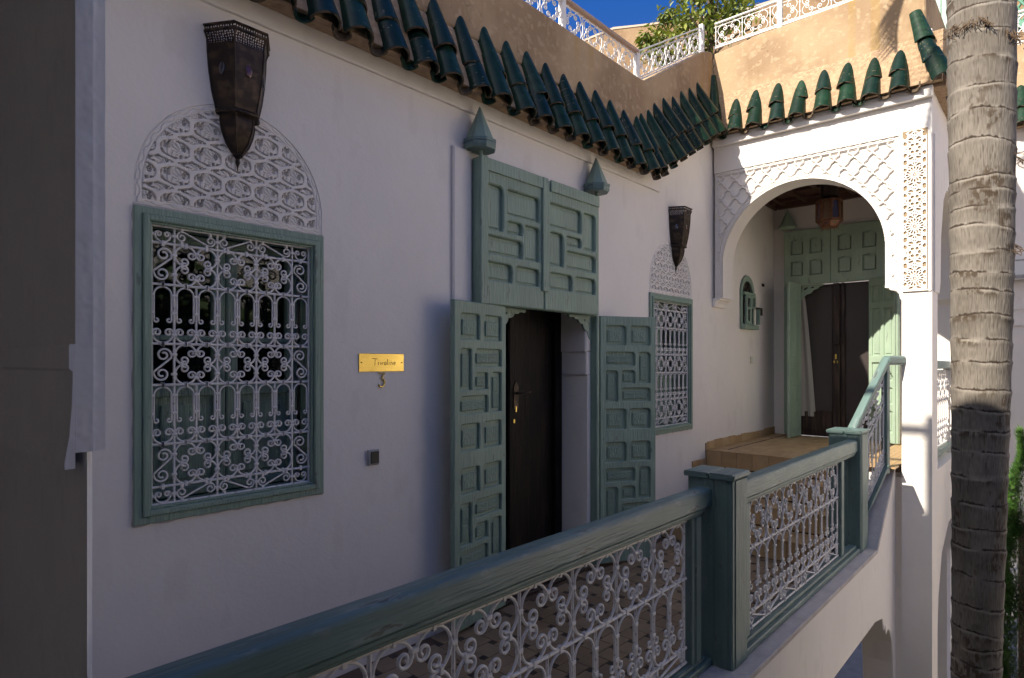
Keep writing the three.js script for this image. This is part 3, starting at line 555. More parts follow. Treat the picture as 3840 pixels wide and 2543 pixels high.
{
  const e = thing('tiled_eave', 'sunlit eave of green glazed tiles over the portico arch', 'tiled eave', [FX, 2.3, 1]);
  const sect = z => [[FX - .002, 2.83, z], [FX - .092, 2.39, z], [FX - .097, 2.372, z], [FX - .08, 2.366, z], [FX - .022, 2.375, z]];
  const zs = [.02, .5, 1, 1.5, ZO + .08], pos = [], idx = []; zs.forEach(z => { for (const p of sect(z)) pos.push(...p); });
  for (let i = 0; i < zs.length - 1; i++) for (let k = 0; k < 5; k++) { const a = i * 5 + k, b = i * 5 + (k + 1) % 5, c = a + 5, d = b + 5; idx.push(a, b, c, b, d, c); }
  for (const o of [0, 20]) idx.push(o, o + 1, o + 2, o, o + 2, o + 3, o, o + 3, o + 4);
  const g = new THREE.BufferGeometry(); g.setAttribute('position', new THREE.Float32BufferAttribute(pos, 3)); g.setIndex(idx); g.computeVertexNormals();
  P(e, 'mortar_bed', toCreasedNormals(uvBox(g), .5), M.mortar);
  for (let i = -1; i < 8; i++) { const z = .27 + i * .2085; tileColumn(e, () => new THREE.Matrix4().makeTranslation(FX + .055, 2.335, z).multiply(turnX), 0, 0, true); }
  // valley tile in the corner and the hip on the outer corner
  const laid = (n, A, B, N, geo, sc) => { const m = L(e, n, geo, M.tileGlaze[Math.floor(rnd() * 5)]); const y = new THREE.Vector3(A[0] - B[0], A[1] - B[1], A[2] - B[2]).normalize(), x = y.clone().cross(new THREE.Vector3(...N)).normalize(), z = x.clone().cross(y); m.quaternion.setFromRotationMatrix(new THREE.Matrix4().makeBasis(x, y, z)); m.position.set(A[0] - FX, A[1] - 2.3, A[2] - 1); m.scale.set(sc, Math.hypot(A[0] - B[0], A[1] - B[1], A[2] - B[2]) / .37, sc); };
  laid('roof_tile', [6.375, 3.03, .0], [6.335, 2.62, .035], [-1, .3, 1], TG.up, .95); laid('roof_tile', [6.355, 2.70, .02], [6.29, 2.36, .085], [-1, .3, 1], TG.low, .85);
  laid('hip_tile', [6.385, 3.03, 1.83], [6.335, 2.76, 1.90], [-1, .35, .8], TG.up, 1.05); laid('hip_tile', [6.355, 2.81, 1.885], [6.29, 2.55, 1.965], [-1, .35, .8], TG.up, 1.1); laid('hip_tile', [6.305, 2.62, 1.95], [6.22, 2.32, 2.06], [-1, .35, .8], TG.low, 1.15);
  // row on the side over the courtyard
  P(e, 'mortar_bed', plateX([[ZO - .05, 2.83], [ZO + .105, 2.40], [ZO + .10, 2.335], [ZO - .002, 2.35]], FX - .02, BX + .3), M.mortar);
  for (let i = 0; i < 8; i++) tileColumn(e, () => new THREE.Matrix4().makeTranslation(FX + .2 + i * .21, 2.335, ZO - .055));
}

// ================================================================ windows with their grilles, carved tympana and wall lanterns
function carvedTympanum(c, small) {
  const w = .852, x0 = c - .426, y0 = .6405, yc = .729, R = .426, Pw = small ? .112 : .134, H = small ? .108 : .112;
  const g = t => { const q = mod(t, 1); return Math.cos(TAU * (q + .125 * Math.sin(TAU * q))); };
  return relief(x0 + .0005, x0 + w - .0005, y0 + .001, yc + R, .0026, (x, y) => {
    const dx = x - c, dr = y > yc ? R - Math.hypot(dx, y - yc) : R - Math.abs(dx); if (dr < 0) return null;
    const db = y - y0, dd = Math.min(dr, db);
    if (dd < .034) {
      const s = db < dr ? x : y > yc ? Math.atan2(y - yc, dx) * R : y, ph = mod(s / .075, 1), sh = ph < .2 ? ph / .2 : ph > .5 && ph < .7 ? 1 - (ph - .5) / .2 : ph < .5 ? 1 : 0, k = .011 + .009 * sh;
      return -.0005 - .006 * Math.exp(-Math.pow((dd - k) / .0024, 2)) - .006 * Math.exp(-Math.pow((dd - .031) / .0022, 2)) - .005 * Math.exp(-Math.pow((dd - .004) / .0024, 2));
    }
    const X = dx + Pw * .25, Y = y - y0 + .018, b = ogee(X, Y, Pw, H, g);
    if (b < .0095) return -.0005;
    // inside a cell: a fan of petals round an eye
    const k = Math.round(X / (Pw / 2)); let best = null, bd = 9;
    for (let a = k - 1; a <= k + 1; a++) { const off = mod(a, 2) ? .5 : 0; for (const m of [-1, 0, 1]) { const cy = (Math.round(Y / H - off) + off + m) * H, q = Math.hypot(X - a * Pw / 2, Y - cy); if (q < bd) { bd = q; best = [X - a * Pw / 2, Y - cy]; } } }
    const cx = best[0], cy = best[1], px = cx, py = cy + .018, th = Math.atan2(px, py), rq = Math.hypot(px, py);
    if (cy > -.012 && b < .0095 + .0078 * sstep(-.012, .020, cy)) return -.026;                       // deep crescent over the fan
    if (Math.hypot(px / .0065, (cy - .008) / .0150) < 1) return Math.abs(px) * 1.1 + .5 * Math.abs(mod(cy - .008, .011) - .0055) < .0040 ? -.005 : -.030;
    if (cy < -.021 && Math.abs(px) > .0045 && Math.abs(px) < .017 + .4 * (cy + .021)) return -.024;
    if (cy < -.036 && Math.abs(px) < .012) return -.026;
    const groove = Math.abs(mod(th * (small ? 2.2 : 2.9) + .5, 1) - .5);
    return -.0015 - .008 * sstep(.12, .03, groove) * sstep(.010, .024, rq) - .006 * sstep(.0118, .0098, b);
  }, (x, y, h) => [x, y, h + .0005]);
}
function windowFrame(c, label, small) {
  const t = thing('grille_window', label, 'window', [c, -.645, 0]);
  const X0 = c - .428, X1 = c + .428, Y0 = -.655, Y1 = .638;
  // painted frame of two stepped mouldings
  const fr = (o, i, z0, z1, b) => plate(rect(X0 + o, X1 - o, Y0 + o, Y1 - o), z0, z1, [rect(X0 + i, X1 - i, Y0 + i, Y1 - i).reverse()], b);
  P(t, 'frame', merge([fr(0, .030, -.10, .016, .003), fr(.0305, .056, -.10, .028, .005), fr(.057, .066, -.10, .012, .002)]), M.green);
  // ragged plaster edge round the frame
  { const o = [], J = () => rr(.002, .011); for (let i = 0; i <= 26; i++) o.push([lerp(X0, X1, i / 26), Y0 - J()]); for (let i = 0; i <= 34; i++) o.push([X1 + J() * .6, lerp(Y0, Y1, i / 34)]); for (let i = 0; i <= 26; i++) o.push([lerp(X1, X0, i / 26), Y1 + J()]); for (let i = 0; i <= 34; i++) o.push([X0 - J() * .6, lerp(Y1, Y0, i / 34)]); P(t, 'plaster_edge', plate(o, -.004, .0026, [rect(X0 + .001, X1 - .001, Y0 + .001, Y1 - .001).reverse()]), M.concrete); }
  // a pair of sashes behind the grille
  const mull = c;
  for (const s of [-1, 1]) {
    const a = s < 0 ? X0 + .064 : mull + .002, b = s < 0 ? mull - .002 : X1 - .064, z0 = -.17, z1 = -.125;
    const sash = P(t, 'sash', plate(rect(a, b, Y0 + .064, Y1 - .064), z0, z1, [rect(a + .055, b - .055, -.10, .10).reverse(), rect(a + .055, b - .055, .125, .53).reverse(), rect(a + .055, b - .055, -.55, -.15).reverse()], .006), M.green);
    const q = (n, g, m) => { g.translate(-t.position.x, -t.position.y, -t.position.z); return L(sash, n, g, m); };
    q('pane', box(a + .05, b - .05, -.105, .105, -.152, -.148, 0), M.glass); q('pane', box(a + .05, b - .05, .12, .535, -.152, -.148, 0), M.glass);
    q('panel', box(a + .05, b - .05, -.555, -.145, -.162, -.146, .004), M.green); q('panel', box(a + .085, b - .085, -.515, -.185, -.1455, -.134, .006), M.green);
  }
  // wrought-iron grille
  const gw = .716, gh = 1.158, gx = c - gw / 2, gy = -.587;
  const grille = L(t, 'grille', merge([sweep([[0, 0, 0], [0, gh, 0]], .0055, 6), sweep([[gw, 0, 0], [gw, gh, 0]], .0055, 6), sweep([[0, 0, .001], [gw, 0, .001]], .0055, 6), sweep([[0, gh, .001], [gw, gh, .001]], .0055, 6)]), M.iron);
  grille.position.set(gx - c, gy + .645, -.012);
  ironPanel(grille, 'grille', { w: gw / 4, cols: [.5, 1, 1, 1, .5], rows: [{ type: 'half', h: .072 }, { type: 'flower', h: .176 }, { type: 'arcade', h: .248 }, { type: 'flower', h: .172 }, { type: 'arcade', h: .248 }, { type: 'flower', h: .172 }, { type: 'half', h: .070, down: true }], r: .0047 });
  // carved plaster over the window
  const k = thing('carved_tympanum', small ? 'arched carved plaster panel of small leaves above the window beyond the door' : 'large arched carved plaster panel of fan shapes above the left window', 'plaster carving', [c, .655, 0]);
  P(k, 'carving', carvedTympanum(c, small), M.stucco);
  P(k, 'backing', box(c - .43, c + .43, .63, 1.17, -.06, -.045, 0), M.plaster);
}
windowFrame(W1, 'large green framed window with white scrolled iron grille at the left', false);
windowFrame(W2, 'green framed window with white iron grille beyond the open door', true);
// ---- half lanterns of pierced metal on the wall
{
  const holes = (seedN, n) => { const t = tex(256, (u, v) => { const gx = u * n, gy = v * n, cx = Math.floor(gx), cy = Math.floor(gy), px = gx - cx - .5 + (hash(cx, cy, seedN) - .5) * .3, py = gy - cy - .5 + (hash(cx, cy, seedN + 1) - .5) * .3; return Math.max(Math.abs(px) * 1.2 + py * .5, -py) < .24 ? 0 : 1; }, false, .085); return t; };
  const pm = M.bronze.clone(); pm.alphaMap = holes(3, 8); pm.alphaTest = .5; pm.side = THREE.DoubleSide;
  const rim = [[.145, 1.468], [.151, 1.46], [.150, 1.452], [.145, 1.446]], body = [[.134, 1.418], [.132, 1.36], [.125, 1.28], [.113, 1.20], [.096, 1.125]], belly = [[.076, 1.098], [.078, 1.075], [.071, 1.035], [.052, .985], [.022, .944]];
  const facet = (pts, n = 3, off = 0) => { const g = new THREE.LatheGeometry(pts.slice().reverse().map(p => new THREE.Vector2(p[0], p[1])), n, -Math.PI / 2, Math.PI); return toCreasedNormals(uvBox(g), .35); };
  const bar = (k, pts) => { const a = -Math.PI / 2 + k * Math.PI / 3; return sweep(pts.map(p => [Math.sin(a) * p[0], p[1], Math.cos(a) * p[0]]), .004, 5); };
  const ring = (y, r, rad) => { const o = []; for (let k = 0; k <= 3; k++) { const a = -Math.PI / 2 + k * Math.PI / 3; o.push([Math.sin(a) * r, y, Math.cos(a) * r]); } return sweep(o, rad, 6); };
  const t = thing('wall_lantern', 'large dark pierced metal half lantern on the wall above the left window', 'wall lamp', [W1 - .005, .9, .004], { group: 'pierced half lanterns on the wall' });
  const q = (n, g, m) => { g.translate(0, -.9, 0); return L(t, n, g, m); };
  q('rim', merge([ring(1.472, .150, .005), ring(1.447, .146, .006)]), M.bronze); q('crown', facet([[.147, 1.470], [.145, 1.448]]), pm); q('body_top', facet([[.143, 1.445], [.1338, 1.415], [.1332, 1.398]]), pm);
  const b = q('body', facet([[.1332, 1.398], ...body.slice(1)]), M.bronze); q('collar', ring(1.112, .094, .0105), M.bronze); q('belly', facet([[.086, 1.108], ...belly]), M.bronze);
  for (let k = 0; k < 4; k++) q('rib', merge([bar(k, [[.144, 1.445], ...body]), bar(k, [[.088, 1.105], ...belly])]), M.bronze);
  q('finial', merge([facet([[.022, .946], [.024, .938], [.016, .93], [.008, .922], [.010, .905], [.003, .885], [.002, .865]], 6)]), M.bronze);
  for (let k = 0; k < 3; k++) { const a = -Math.PI / 3 + k * Math.PI / 3, g = new THREE.SphereGeometry(1, 10, 8); g.scale(.016, .032, .006); g.rotateX(-.08); g.rotateY(a); g.translate(Math.sin(a) * .1085, 1.29, Math.cos(a) * .1085); q('jewel', uvBox(g), new PH({ color: k === 1 ? col(.09, .018, .010) : col(.012, .014, .03), roughness: .25, clearcoat: 1 })); }
  delete t.userData.group;
  copyOf(t, [W2 + .085, .9, .004], 'smaller looking pierced metal half lantern above the window beyond the door');
}

// ================================================================ the green double door of the gallery
const plateBump = (() => {                                     // carved leaf scrolls of the small door plates (fine relief)
  return tex(128, (u, v) => { const x = Math.abs(u - .5) * 2, y = v; let h = .35; for (const [cx, cy, r] of [[.45, .25, .26], [.5, .72, .24]]) { const d = Math.hypot(x - cx, y - cy); h += .55 * Math.exp(-Math.pow((d - r) / .06, 2)) + .4 * Math.exp(-Math.pow((d - r * .45) / .05, 2)); } h += .6 * Math.exp(-Math.pow(x / .1, 2)) * (.5 + .5 * Math.cos(y * 9)); if (Math.min(u, 1 - u, v, 1 - v) < .06) h = .1; return clamp(h, 0, 1); }, false, 1);
})();
M.greenCarved = new S({ color: col(.21, .295, .235), bumpMap: plateBump, bumpScale: .006, roughness: .6 });
// leaf in its own axes: hinge at x = 0, width along +x, y up from the bottom, front face at z = 0
function roundedHole(x0, x1, y0, y1, r) {                       // square lower left, rounded to the top and right like a mortised panel
  r = Math.min(r, (x1 - x0) * .45, (y1 - y0) * .45); const o = [[x0, y0], [x1 - r * .2, y0], [x1, y0 + r * .6], [x1, y1 - r]]; for (let i = 1; i < 6; i++) { const a = i / 6 * Math.PI / 2; o.push([x1 - r + r * Math.cos(a), y1 - r + r * Math.sin(a)]); } o.push([x1 - r, y1], [x0 + r * .5, y1], [x0, y1 - r * .25]); return o;
}
function doorLeaf(root, w, h, cells, mat, carved, mirror = 1, th = .036) {
  const X = x => x * mirror;
  const holes = cells.map(c => roundedHole(c[0], c[1], c[2], c[3], .030));
  let g = plate(rect(0, w, 0, h), -th, 0, holes.map(q => q.slice().reverse()), .006); if (mirror < 0) { g = flip(g); }
  L(root, 'leaf_frame', g, mat);
  for (const c of cells) {
    let p = box(c[0] - .006, c[1] + .006, c[2] - .006, c[3] + .006, -th + .004, -.020, 0); if (mirror < 0) p = flip(p);
    const m = L(root, 'panel', p, mat); const cw = c[1] - c[0], ch = c[3] - c[2], i = Math.min(.024, cw * .17, ch * .17);
    let f = box(c[0] + i, c[1] - i * 1.6, c[2] + i, c[3] - i * 1.5, -.0195, -.011, .003); if (mirror < 0) f = flip(f);
    if (carved) { const pa = f.attributes.position, uv = f.attributes.uv; for (let k = 0; k < pa.count; k++) { let u = (Math.abs(pa.getX(k)) - c[0] - i) / (cw - 2.6 * i), v = (pa.getY(k) - c[2] - i) / (ch - 2.5 * i); if (cw > ch * 1.6) [u, v] = [v, u * 2]; else if (ch > cw * 1.6) v *= 2; uv.setXY(k, u, v); } }
    L(m, 'field', f, carved ? M.greenCarved : mat);
  }
}
function flip(g) { g.scale(-1, 1, 1); const p = g.attributes.position, n = g.attributes.normal, u = g.attributes.uv; for (let i = 0; i < p.count; i += 3) for (const a of [p, n, u]) { const s = a.itemSize; for (let k = 0; k < s; k++) { const t = a.array[(i + 1) * s + k]; a.array[(i + 1) * s + k] = a.array[(i + 2) * s + k]; a.array[(i + 2) * s + k] = t; } } return g; }
function leafCells(w, h) {
  const m = .054 * w / .55, a = m, b = w - m, g = .040, c = (a + b) / 2, out = []; let y = h - .075;
  const pair = s => { out.push([a, c - g / 2, y - s, y], [c + g / 2, b, y - s, y]); y -= s; };
  const pin = s => { const q = (b - a), n = q * .265, t = s * .27; out.push([a, b - n - g * .9, y - t, y], [b - n, b, y - s + t + g, y], [a, a + n, y - s, y - t - g], [a + n + g * .9, b - n - g * .9, y - s + t + g, y - t - g], [a + n + g * .9, b, y - s, y - s + t]); y -= s; };
  pair(.155); y -= .058; pin(.395); y -= .060; pair(.160); y -= .105; pair(.155); y -= .055; pin(.395); y -= .058; pair(.150); return out.filter(q => q[1] - q[0] > .03 && q[3] - q[2] > .03);
}
{
  const h = 1.965, w = .548, cells = leafCells(w, h), y0 = FLOOR + .02;
  const a = thing('green_door_leaf', 'left leaf of the green panelled door, folded back beside the light switch', 'door', [3.055, y0, .055]);
  a.rotation.y = THREE.MathUtils.degToRad(8.6); doorLeaf(a, w, h, cells, M.green, true, -1);
  L(a, 'hinge', merge([box(-.012, .010, .3, .36, -.05, -.03, .003), box(-.012, .010, 1.5, 1.56, -.05, -.03, .003)]), M.bronze);
  const b = thing('green_door_leaf', 'right leaf of the green panelled door, standing open in front of the far window', 'door', [4.165, y0, .055]);
  b.rotation.y = -THREE.MathUtils.degToRad(28); doorLeaf(b, w - .035, h, leafCells(w - .035, h), M.green, true, 1);
  L(b, 'hinge', merge([box(-.012, .010, .3, .36, -.05, -.03, .003), box(-.012, .010, 1.45, 1.51, -.05, -.03, .003)]), M.bronze);
  // frame, fixed panels over the opening and the pierced brackets
  const f = thing('green_door_surround', 'green panelled boards above the open double door with scalloped brackets', 'door frame', [3.5, y0, 0]);
  P(f, 'jamb', box(4.128, 4.163, FLOOR + .02, .372, -.12, .05, .006), M.green); P(f, 'jamb', box(2.985, 3.02, FLOOR + .02, .372, -.12, .03, .006), M.green);
  P(f, 'threshold', box(3.02, 4.128, FLOOR - .004, FLOOR + .022, -.36, .03, .005), M.wood);
  const board = (x0, x1, mirrorPin) => {
    const g = new THREE.Group(), W = x1 - x0, H = .918, a = .065, b = W - .050, cs = [], gp = .042; let y = H - .150;
    const n = .155, t = .165, s = .44;
    if (!mirrorPin) cs.push([a, a + n, y - .285, y], [a + n + gp, b, y - t, y], [a + n + gp, b - n - gp * .6, y - .285, y - t - gp], [b - n, b, y - s, y - t - gp], [a, b - n - gp * .6, y - s, y - .285 - gp]);
    else cs.push([a, b - n - gp * .8, y - t, y], [b - n, b, y - .275, y], [a, a + n, y - s, y - t - gp], [a + n + gp, b - n - gp * .8, y - .275, y - t - gp], [a + n + gp, b, y - s, y - .275 - gp]);
    y -= s + .055; cs.push([a, (a + b) / 2 - .022, y - .115, y], [(a + b) / 2 + .022, b, y - .115, y]);
    const holes = cs.map(q => roundedHole(q[0], q[1], q[2], q[3], .034).reverse());
    const frame = plate(rect(0, W, 0, H), .006, .080, holes, .008); frame.translate(x0, .372, 0); const m = P(f, 'overdoor_board', frame, M.green);
    for (const q of cs) { const p = box(x0 + q[0] - .006, x0 + q[1] + .006, .372 + q[2] - .006, .372 + q[3] + .006, .02, .052, 0); p.translate(-3.5, -y0, 0); L(m, 'panel', p, M.green); const k = box(x0 + q[0] + .014, x0 + q[1] - .03, .372 + q[2] + .016, .372 + q[3] - .026, .0525, .061, .0025); k.translate(-3.5, -y0, 0); L(m, 'field', k, M.green); }
    const top = box(x0 + .06, x1 - .012, 1.215, 1.295, .0802, .092, .003); top.translate(-3.5, -y0, 0); L(m, 'rail_strip', top, M.green);
  };
  board(2.782, 3.425, false); board(3.431, 4.112, true);
  P(f, 'post', box(2.776, 2.845, .37, 1.30, .0805, .098, .005), M.green); P(f, 'post', box(3.395, 3.455, .5, 1.295, .0805, .096, .004), M.green);
  const sc = (sgn, x) => { const o = [[0, 0], [.30, 0]], n = 5; for (let i = 0; i < n; i++) { const u = i / n; for (let k = 0; k <= 4; k++) { const q = (i + k / 4) / n; o.push([.30 - .30 * Math.pow(q, 1.0) + .012 * Math.sin(k / 4 * Math.PI), -.012 - .19 * Math.pow(q, 2.4) - .010 * Math.sin(k / 4 * Math.PI)]); } } o.push([0, -.205]); const ho = [[.06, -.06, .012], [.035, -.105, .010], [.10, -.036, .008]].map(c => { const r = []; for (let k = 0; k < 10; k++) r.push([c[0] + c[2] * Math.cos(k / 10 * TAU), c[1] - c[2] * Math.sin(k / 10 * TAU)]); return r; });
    const T = p => [x + sgn * p[0], .372 + p[1]]; P(f, 'scalloped_bracket', plate(o.map(T), -.02, 0, ho.map(r => r.map(T))), M.green); };
  sc(1, 3.02); sc(-1, 4.128);
  // carved pivot caps at both ends of the boards
  const cap = thing('pivot_cap', 'green pointed wooden cap above the left end of the door boards', 'wooden cap', [2.80, 1.33, .0], { group: 'pointed caps over the green door' });
  const oct = (r, y0, y1, r2 = r) => { const g = new THREE.CylinderGeometry(r2, r, y1 - y0, 8, 1); g.rotateY(Math.PI / 8); g.translate(0, (y0 + y1) / 2, .062); return toCreasedNormals(uvBox(g), .3); };
  L(cap, 'base', merge([oct(.100, 0, .018, .108), oct(.104, .0185, .040, .104), oct(.109, .0405, .058, .109)]), M.tealV); L(cap, 'cone', oct(.094, .0585, .275, .004), M.green); L(cap, 'pivot', (() => { const g = new THREE.CylinderGeometry(.012, .012, .06, 8); g.translate(0, -.03, .07); return uvBox(g); })(), M.green);
  copyOf(cap, [4.095, 1.33, .0], 'green pointed wooden cap above the right end of the door boards'); cap.userData = { label: cap.userData.label, category: cap.userData.category };
  scene.children[scene.children.length - 1].userData = { label: 'green pointed wooden cap above the right end of the door boards', category: 'wooden cap' };
}

// ================================================================ name plates, numbers and switches
const font = await new FontLoader().loadAsync('fonts/droid/droid_sans_regular.typeface.json').catch(() => null);
{
  const t = thing('name_plate', 'polished brass plate engraved Tiwaline between window and door', 'sign', [2.095, -.046, 0]);
  L(t, 'plate', box(-.150, .150, 0, .098, .001, .006, .0015), M.brass);
  const stroke = M.dark, strokes = [];
  const put = (pts, s = .0021) => strokes.push(sweep(pts.map(p => [p[0], p[1], .0062]), s, 4, false, .0006));
  const B = .036, xh = .017, as = .030;
  put([[-.065, B + as + .006], [-.030, B + as + .003]]); put([[-.046, B + as + .004], [-.049, B - .004]], .0019);
  const let_ = { i: x => { put([[x, B], [x, B + xh]]); put([[x - .0005, B + xh + .008], [x + .0005, B + xh + .009]]); return .010; }, l: x => { put([[x, B], [x, B + as + .004]]); return .010; },
    w: x => { put([[x, B + xh], [x + .005, B], [x + .010, B + xh * .8], [x + .015, B], [x + .020, B + xh]]); return .027; },
    a: x => { const o = []; for (let k = 0; k <= 10; k++) { const a = k / 10 * TAU; o.push([x + .006 + .006 * Math.cos(a), B + xh / 2 + xh / 2 * Math.sin(a)]); } put(o); put([[x + .0125, B], [x + .0125, B + xh]]); return .020; },
    n: x => { put([[x, B], [x, B + xh]]); put([[x, B + xh * .7], [x + .004, B + xh], [x + .009, B + xh * .85], [x + .011, B + xh * .5], [x + .011, B]]); return .018; },
    e: x => { const o = [[x, B + xh * .5], [x + .012, B + xh * .5]]; for (let k = 0; k <= 8; k++) { const a = k / 8 * 5.4; o.push([x + .006 + .006 * Math.cos(a), B + xh / 2 + xh / 2 * Math.sin(a)]); } put(o); return .018; } };
  let x = -.026; for (const ch of 'iwaline') x += let_[ch](x) + .0015;
  L(t, 'lettering', merge(strokes), stroke);
  L(t, 'screw', merge([-.135, .135].map(x => { const g = new THREE.CylinderGeometry(.004, .004, .002, 8); g.rotateX(Math.PI / 2); g.translate(x, .05, .0065); return g; })), M.bronze);
  const n = thing('door_number', 'brass numeral 3 under the brass name plate', 'number', [2.092, -.13, 0]);
  L(n, 'numeral', sweep([[-.018, .074, .006], [.020, .076, .006], [-.002, .046, .006], [.012, .040, .006], [.021, .026, .006], [.014, .008, .006], [0, 0, .006], [-.014, .004, .006], [-.019, .014, .006]], .0048, 6), M.brass);
  const sw = thing('light_switch', 'grey framed black light switch on the wall left of the door', 'light switch', [2.033, -.55, 0]);
  L(sw, 'cover', box(-.036, .036, 0, .084, .001, .018, .006), M.switchGrey); L(sw, 'rocker', box(-.022, .030, .010, .074, .0182, .024, .003), M.black);
  const darkBrass = new S({ color: col(.07, .055, .02), metalness: .6, roughness: .5 });
  const p = thing('name_plate', 'small dark brass plate beside the niche on the terrace wall', 'sign', [7.73, .585, 0]);
  L(p, 'plate', box(-.103, .103, 0, .092, .001, .006, .001), darkBrass);
  const f = thing('door_number', 'small dark numeral 4 beside the niche on the terrace wall', 'number', [7.675, .492, 0]);
  L(f, 'numeral', merge([sweep([[.012, 0, .005], [.012, .07, .005], [-.016, .022, .005], [.022, .022, .005]], .0042, 5)]), M.bronze);
  const s2 = thing('light_switch', 'small cream light switch low on the terrace wall', 'light switch', [7.48, -.003, 0]);
  L(s2, 'cover', box(-.042, .042, 0, .082, .001, .014, .003), M.cream); L(s2, 'rocker', box(-.016, .026, .016, .066, .0142, .020, .002), M.ironWhite);
  const hk = thing('wall_hook', 'tiny rusty hook on the terrace wall above the plate', 'hook', [7.845, .955, 0]);
  L(hk, 'ring', (() => { const g = new THREE.TorusGeometry(.016, .005, 6, 12); g.translate(-.012, .01, .006); const b = g.clone(); b.translate(.034, 0, 0); return merge([g, b]); })(), M.bronze);
}
// ---- arched niche cupboard on the terrace wall
{
  const t = thing('niche_cupboard', 'small green arched wall cupboard with an open shutter on the terrace', 'cupboard', [7.32, .40, 0]);
  P(t, 'surround', plate([[7.125, .395], [7.515, .395], ...archPts(7.115, 7.525, .45, .82, 16).slice(2)], .001, .022, [archPts(7.165, 7.475, .47, .805, 14).reverse()], .003), M.green);
  P(t, 'sill', box(7.115, 7.53, .395, .45, .0225, .075, .004), M.green);
  P(t, 'back', plate(archPts(7.14, 7.50, .45, .84, 14), -.10, -.09), M.dark);
  P(t, 'transom', box(7.15, 7.49, .795, .825, -.03, .05, .003), M.green);
  const lat = []; for (let i = 0; i < 5; i++) { const a = Math.PI * (i + .5) / 5; lat.push(sweep([[7.32, .83, -.01], [7.32 + .145 * Math.cos(a), .83 + .145 * Math.sin(a), -.01]], .006, 5)); } for (const r of [.05, .1, .14]) { const o = []; for (let i = 0; i <= 12; i++) { const a = Math.PI * i / 12; o.push([7.32 + r * Math.cos(a), .83 + r * Math.sin(a), -.01]); } lat.push(sweep(o, .006, 5)); }
  P(t, 'fretwork', merge(lat), M.bronze);
  const leaf = (x0, x1, z, n) => { const m = P(t, 'shutter', plate(rect(x0, x1, .455, .79), z, z + .022, [rect(x0 + .03, x1 - .03, .655, .755).reverse(), rect(x0 + .045, x1 - .045, .49, .625).reverse()], .003), M.green); const c = []; for (let i = 0; i < 4; i++) c.push(sweep([[x0 + .045, .50 + i * .035, z + .012], [x1 - .045, .535 + i * .03, z + .012]], .005, 4), sweep([[x1 - .045, .50 + i * .035, z + .012], [x0 + .045, .535 + i * .03, z + .012]], .005, 4)); P(t, 'fretwork', merge(c), M.bronze); };
  leaf(7.19, 7.345, .035); 
  P(t, 'shutter', plate(rect(7.355, 7.48, .64, .79), .035, .057, [rect(7.38, 7.455, .665, .765).reverse()], .003), M.green);
  P(t, 'open_shutter', box(7.470, 7.484, .455, .635, .058, .105, .003), M.green);
}

